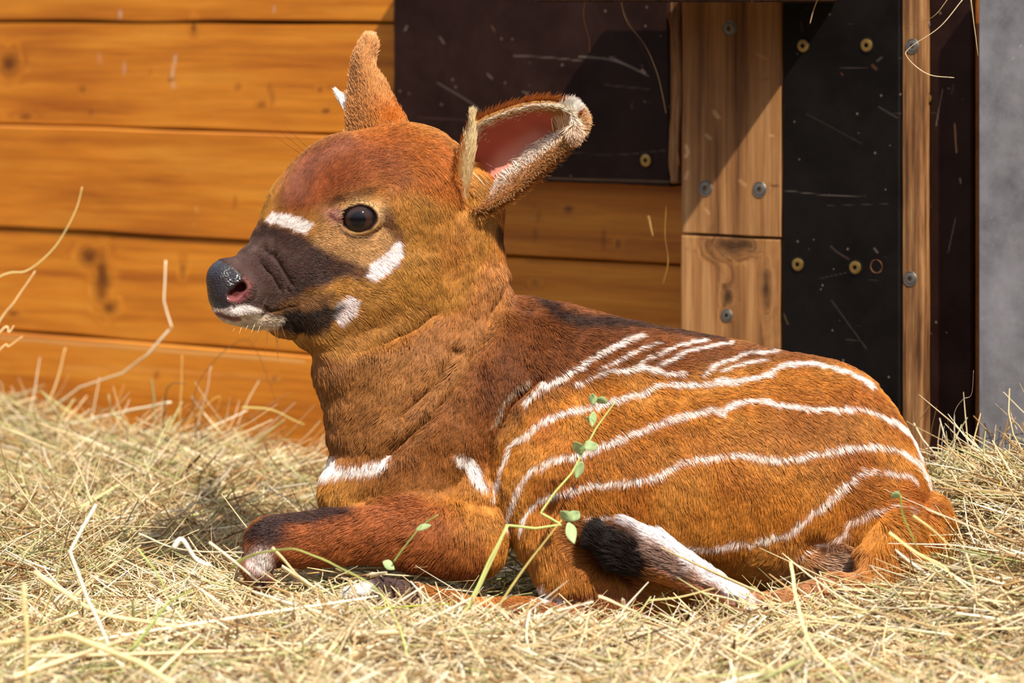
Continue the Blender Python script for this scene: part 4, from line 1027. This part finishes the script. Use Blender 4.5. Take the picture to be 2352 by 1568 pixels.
add_hay(9000, (-.62, -.10), (3.0, 4.0), .12, .0007, tilt=.3, lift=(.0, .018), curl=.8)
add_hay(5000, (.38, .62), (2.85, 3.4), .12, .0007, tilt=.5, lift=(.0, .03), curl=.9)
add_hay(2500, (-.6, .6), (2.4, 3.9), .13, .0009, tilt=.55, lift=(.0, .02), curl=.7)
add_hay(700, (-.50, .50), (2.25, 2.72), .18, .0018, tilt=.25, lift=(0.002, .016), curl=.3)
hay = new_mesh('hay_bedding', np.vstack(VVs), [np.vstack(QQ)], HAYM, None, smooth=True, cols=np.vstack(CC))
tag(hay, 'thick bed of loose pale hay covering the stable floor', 'hay', kind='stuff')
print('hay', off, time.time()-T0)

# ---- stalks that stand out one by one
def stalk(name, pts, rad, col, label, cat='stalk', group=None, taper=.5, leaves=(), smooth=True, leafcol=None):
    """pts: px, py, distance"""
    P = np.array([((p[0]-1176)/F*p[2], p[2], H-p[1]*p[2]/F) for p in pts])
    Cc = catmull(P, 6) if smooth and len(P) > 2 else np.vstack([P[i]*(1-k)+P[i+1]*k for i in range(len(P)-1) for k in (0.0, .12, .5, .88)]+[P[-1]])
    Cc = Cc+(np.stack([noise3(Cc*1.0+j*3.1, .02) for j in range(3)], 1)-.5)*rad*1.2
    m = len(Cc); R = rad*np.linspace(1, taper, m)
    V, q, c = tubes(Cc[None], R[None], np.array([lin(col)]), 7, flat=np.array([.5]))
    n_ = len(V); c = c*(0.9+0.25*noise3(V, .01))[:, None]
    capA = np.array([[0, 1, 2], [0, 2, 3], [0, 3, 4], [0, 4, 5], [0, 5, 6]]); capB = capA[:, ::-1]+(m-1)*7
    o = new_mesh(name, V, [q, np.vstack([capA, capB])], HAYM, None, smooth=True, cols=c)
    for (lx, ly, ld, ll, ang_, wd_) in leaves:
        ll *= 1.35; wd_ *= 1.35
        b0 = np.array([(lx-1176)/F*ld, ld, H-ly*ld/F]); t = np.linspace(0, 1, 9)
        dirv = np.array([math.cos(ang_), random.uniform(-.4, .4), math.sin(ang_)]); side = np.array([-math.sin(ang_), .5, math.cos(ang_)]); side /= np.linalg.norm(side)
        ctr = b0+dirv*ll*t[:, None]+np.array([0, 0, -1])*(ll*.25*t**2)[:, None]
        wv = wd_*np.sin(np.clip(t*.95+.05, 0, 1)*math.pi)
        up = np.cross(dirv, side); fold = up*(wd_*.35)
        rows = np.stack([ctr+side*wv[:, None], ctr-fold*np.sin(t*math.pi)[:, None], ctr-side*wv[:, None]], 1).reshape(-1, 3)
        qf = np.array([(3*i+j, 3*i+j+1, 3*i+j+4, 3*i+j+3) for i in range(8) for j in range(2)])
        lo_ = new_mesh('leaf', rows, qf, HAYM, o, smooth=True, cols=np.tile(lin(leafcol or (178,198,142)), (len(rows), 1)))
        md = lo_.modifiers.new('thickness', 'SOLIDIFY'); md.thickness = 0.0003
    tag(o, label, cat, group); return o
GRN = (176,190,104); PAL = (238,220,170); WHT = (246,236,206); BRN = (120,84,44)
def dd(pts, d0, d1=None):
    d1 = d0 if d1 is None else d1; n = len(pts)
    return [(p[0], p[1], d0+(d1-d0)*i/(n-1)) for i, p in enumerate(pts)]
stalk('clover_sprig', dd([(1075,1390),(1120,1295),(1164,1206),(1230,1212),(1290,1206),(1240,1176),(1275,1130),(1313,1088),(1339,1037),(1368,985),(1414,922)], 2.80, 2.84), .0014, (196,204,124),
      'green kinked clover stem with leaf tufts rising in front of the thigh', leaves=[(1310,1195,2.81,.010,1.0,.004),(1312,1198,2.81,.012,2.2,.004),(1305,1200,2.81,.011,-1.2,.004),(1335,1045,2.83,.013,1.9,.004),(1342,1030,2.83,.010,.6,.004),(1338,1060,2.83,.010,-2.0,.0035),
      (1362,930,2.84,.010,1.6,.003),(1364,945,2.84,.008,-1.7,.0028),(1395,925,2.84,.009,2.6,.003),(1365,975,2.84,.009,2.2,.002)], smooth=False)
stalk('grass_stalk', dd([(530,1302),(560,1285),(603,1268),(650,1262),(693,1264),(791,1307),(872,1360),(913,1429),(934,1490),(946,1562)], 2.78, 2.60), .0016, (200,206,120), 'long green arching grass stalk over the front hoof')
stalk('clover_sprig', dd([(905,1290),(925,1262),(962,1213),(1007,1182)], 2.80), .0011, (150,156,84), 'short green twig leaning on the folded foreleg', leaves=[(955,1218,2.80,.012,.6,.002),(880,1290,2.80,.008,-.4,.003)])
stalk('grass_stalk', dd([(800,1400),(900,1396),(1036,1386)], 2.76), .0015, (190,200,70), 'bright yellow green stalk lying across the hind hoof')
stalk('grass_stalk', dd([(1060,1420),(1110,1330),(1166,1206)], 2.74), .0013, (206,204,130), 'straight pale green stalk leaning up towards the thigh')
stalk('grass_stalk', dd([(1140,1400),(1215,1290),(1290,1195)], 2.75), .0012, (200,180,110), 'pale tan stalk crossing the stifle of the calf')
stalk('straw_stalk', [(60,985,3.86),(100,950,3.86),(184,890,3.84),(283,856,3.80),(337,814,3.78),(394,752,3.76),(379,691,3.76),(381,600,3.76)], .0019, WHT, 'long kinked pale straw standing up against the orange wall', smooth=False, taper=.7)
stalk('straw_stalk', dd([(120,985),(270,948),(394,923)], 3.82, 3.74), .0019, WHT, 'straight whitish straw lying in the air left of the neck', taper=.7)
stalk('straw_stalk', dd([(452,990),(468,920),(487,842)], 3.7), .0019, (214,190,160), 'broad grey white blade upright before the wall', taper=.5)
stalk('straw_stalk', dd([(414,965),(416,890),(419,815)], 3.72), .0012, (226,196,120), 'upright yellow straw just left of the grey white blade')
stalk('straw_stalk', dd([(-330,1040),(-200,780),(-10,640),(60,622),(115,580),(150,530),(175,480),(190,430)], 3.5, 3.5), .0010, (226,206,140), 'thin curved straw rising in front of the left wall')
stalk('straw_stalk', dd([(-190,1040),(-10,752),(35,690),(80,622)], 3.5), .0013, (232,204,150), 'blurred straw slanting up at the left edge below the curved one')
stalk('straw_stalk', dd([(-230,1040),(-10,772),(20,762),(32,748)], 3.5), .0013, (232,204,150), 'short pale straw stub at the left edge')
stalk('straw_stalk', dd([(-210,1040),(-10,812),(20,795),(52,772)], 3.5), .0011, (226,196,140), 'short straw at the left edge under the pale stub')
stalk('straw_stalk', dd([(65,970),(85,860),(92,820)], 3.85), .0015, WHT, 'short upright pale straw at the left of the heap')
stalk('straw_stalk', dd([(85,980),(130,875),(150,798)], 3.85), .0013, (232,206,150), 'leaning upright straw beside the long kinked one')
stalk('dry_grass', dd([(480,955),(490,975),(510,1010),(540,1040)], 3.68), .0035, (196,140,60), 'curled orange brown grass blade in front of the wall', taper=.3)
stalk('dry_grass', dd([(360,1010),(430,975),(480,925),(505,912),(495,950)], 3.66), .0014, (196,150,70), 'bent golden stalk arching before the lowest planks')
stalk('grass_stalk', dd([(380,1005),(378,960),(382,900),(400,880),(430,882)], 3.68), .0011, (90,70,40), 'dark withered stem hooked over in front of the wall')
stalk('grass_stalk', dd([(450,1010),(455,880),(560,780),(620,880),(650,1000)], 3.62), .0006, BRN, 'thin brown crooked stem under the chin')
stalk('grass_stalk', dd([(555,935),(620,940),(700,975)], 3.62), .0012, (206,186,110), 'thin stalk lying level left of the neck base')
stalk('straw_stalk', dd([(218,1161),(163,1267),(207,1389),(252,1484)], 2.70, 2.60), .0026, (250,240,214), 'thick kinked white straw in the left foreground', smooth=False, taper=.8)
stalk('straw_stalk', dd([(78,1311),(204,1396),(300,1422),(408,1437)], 2.66, 2.64), .0019, PAL, 'long straw sloping right in the left foreground', taper=.7)
stalk('straw_stalk', dd([(-20,1480),(90,1468),(170,1467),(306,1518),(400,1575)], 2.50, 2.45), .0030, (244,230,176), 'large blurred straw in the bottom left corner', taper=.8)
stalk('straw_stalk', dd([(56,1340),(60,1450),(62,1575)], 2.48), .0030, (236,220,160), 'blurred thick upright straw at the bottom left edge', taper=.9)
stalk('grass_stalk', dd([(316,1260),(360,1318),(388,1372)], 2.72), .0016, (186,200,120), 'short green stalk slanting down left of the hoof')
stalk('grass_stalk', dd([(296,1498),(345,1440),(388,1382),(442,1352)], 2.64), .0018, (190,204,120), 'green stalk leaning right in the left foreground')
stalk('straw_stalk', dd([(318,1225),(420,1262),(560,1268)], 2.80), .0013, WHT, 'pale straw lying level beside the white pastern')
stalk('straw_stalk', dd([(480,1245),(540,1290),(590,1335)], 2.76), .0014, WHT, 'pale straw slanting over the front pastern')
stalk('straw_stalk', dd([(627,1255),(665,1300),(690,1325)], 2.76), .0017, PAL, 'thick short straw right of the front pastern')
stalk('straw_stalk', dd([(400,1262),(420,1240),(450,1285),(480,1300)], 2.74), .0024, (246,232,216), 'broken white straw piece left of the hoof')
stalk('straw_stalk', dd([(1815,1292),(1825,1350),(1841,1424),(1872,1492),(1950,1575)], 2.70, 2.55), .0018, (240,232,170), 'long pale straw bending down in the right foreground', taper=.9)
stalk('straw_stalk', dd([(2042,1225),(2113,1275),(2174,1305),(2208,1380)], 2.74), .0018, (232,208,140), 'bent golden straw over the rump')
stalk('straw_stalk', dd([(2096,1183),(2140,1215),(2188,1258)], 2.76), .0015, (228,204,140), 'straight golden straw above the bent one on the rump')
stalk('straw_stalk', dd([(2218,1271),(2236,1330),(2242,1383),(2310,1424)], 2.72), .0016, PAL, 'kinked pale straw at the right of the rump', smooth=False)
stalk('grass_stalk', dd([(2068,1135),(2072,1180),(2095,1230),(2110,1262)], 2.76), .0011, (136,146,64), 'short green stem with a pale tip beside the tail root', leaves=[(2068,1138,2.76,.006,2.9,.003)])
stalk('straw_stalk', dd([(2290,1145),(2302,1090),(2308,1035)], 3.05), .0016, (226,206,120), 'upright yellow straw at the right edge of the hay')
stalk('grass_stalk', dd([(2175,1060),(2190,1010),(2192,950),(2212,918),(2232,905),(2236,850)], 3.1), .0007, (150,130,110), 'thin grey stem curving up against the dark panel')
stalk('straw_stalk', dd([(1490,1380),(1560,1372),(1640,1350)], 2.72), .0010, (232,216,150), 'thin straw lying across the tail')
stalk('straw_stalk', dd([(1375,1370),(1420,1388),(1465,1405)], 2.74), .0014, (240,218,170), 'short straw lying on the hind shank')
# ---- straw hanging from the shelf and caught on the boards
stalk('hay_strand', [(1425,-5,3.28),(1440,50,3.3),(1480,100,3.32),(1510,170,3.33),(1530,260,3.34)], .0006, (206,176,130), 'thin strand hanging down over the dark board from the shelf')
stalk('hay_strand', [(1345,-5,3.3),(1340,40,3.32),(1352,85,3.34),(1354,120,3.35)], .0005, (186,130,90), 'short reddish strand hanging from the shelf end')
stalk('hay_strand', [(1880,-5,3.2),(1868,25,3.22),(1860,55,3.22)], .0006, (216,180,130), 'short strand hanging at the top of the black panel')
stalk('hay_strand', [(2215,-5,3.1),(2160,60,3.1),(2092,108,3.12),(2083,130,3.12),(2130,170,3.12),(2192,178,3.12)], .0006, (232,210,170), 'long looped pale strand crossing the layered wood strip')
stalk('hay_strand', [(2180,-5,3.1),(2140,40,3.1),(2070,64,3.14)], .0005, (190,160,120), 'faint curved strand left of the looped one')
stalk('hay_strand', [(2230,-5,3.08),(2238,60,3.08),(2246,128,3.08)], .0007, (214,196,150), 'straight strand hanging beside the grey metal sheet')
stalk('wood_sliver', [(1487,492,3.36),(1495,520,3.36),(1502,545,3.36)], .0028, (196,150,90), 'pale splinter of wood on the shaded planks', taper=.5)
stalk('hay_strand', [(1522,655,3.36),(1535,600,3.36),(1528,540,3.36),(1530,470,3.36)], .0006, (176,130,60), 'thin golden strand hanging before the shaded planks')
stalk('hay_strand', [(1536,30,3.36),(1548,110,3.36),(1556,200,3.36),(1548,280,3.36),(1560,380,3.36)], .0013, (150,100,50), 'brown stalk stuck in the gap beside the upper timber block')
n = 260
# hay lying on the shelf
s_ = rng.uniform(sl, sr, n); oo = rng.uniform(.10, .20, n); base = np.stack([WO[0]+s_*WU[0]+oo*WN[0], WO[1]+s_*WU[1]+oo*WN[1], np.full(n, H+.022)+rng.uniform(0, .01, n)], 1)
yw = rng.uniform(0, 6.28, n); ln = rng.uniform(.03, .07, n); tt = np.linspace(-.5, .5, 5)
C = base[:, None]+np.stack([np.cos(yw)[:, None]*tt*ln[:, None], np.sin(yw)[:, None]*tt*ln[:, None], -.02*(tt[None]**2)*np.ones((n, 1))*rng.uniform(-1, 2, n)[:, None]], -1)
V, q, c = tubes(C, np.full((n, 5), .0008), hcol[rng.integers(0, 7, n)], 3)
sh = new_mesh('shelf_hay', V, [q], HAYM, None, cols=c); tag(sh, 'loose hay lying on top of the wall shelf', 'hay', kind='stuff')
print('done', time.time()-T0)
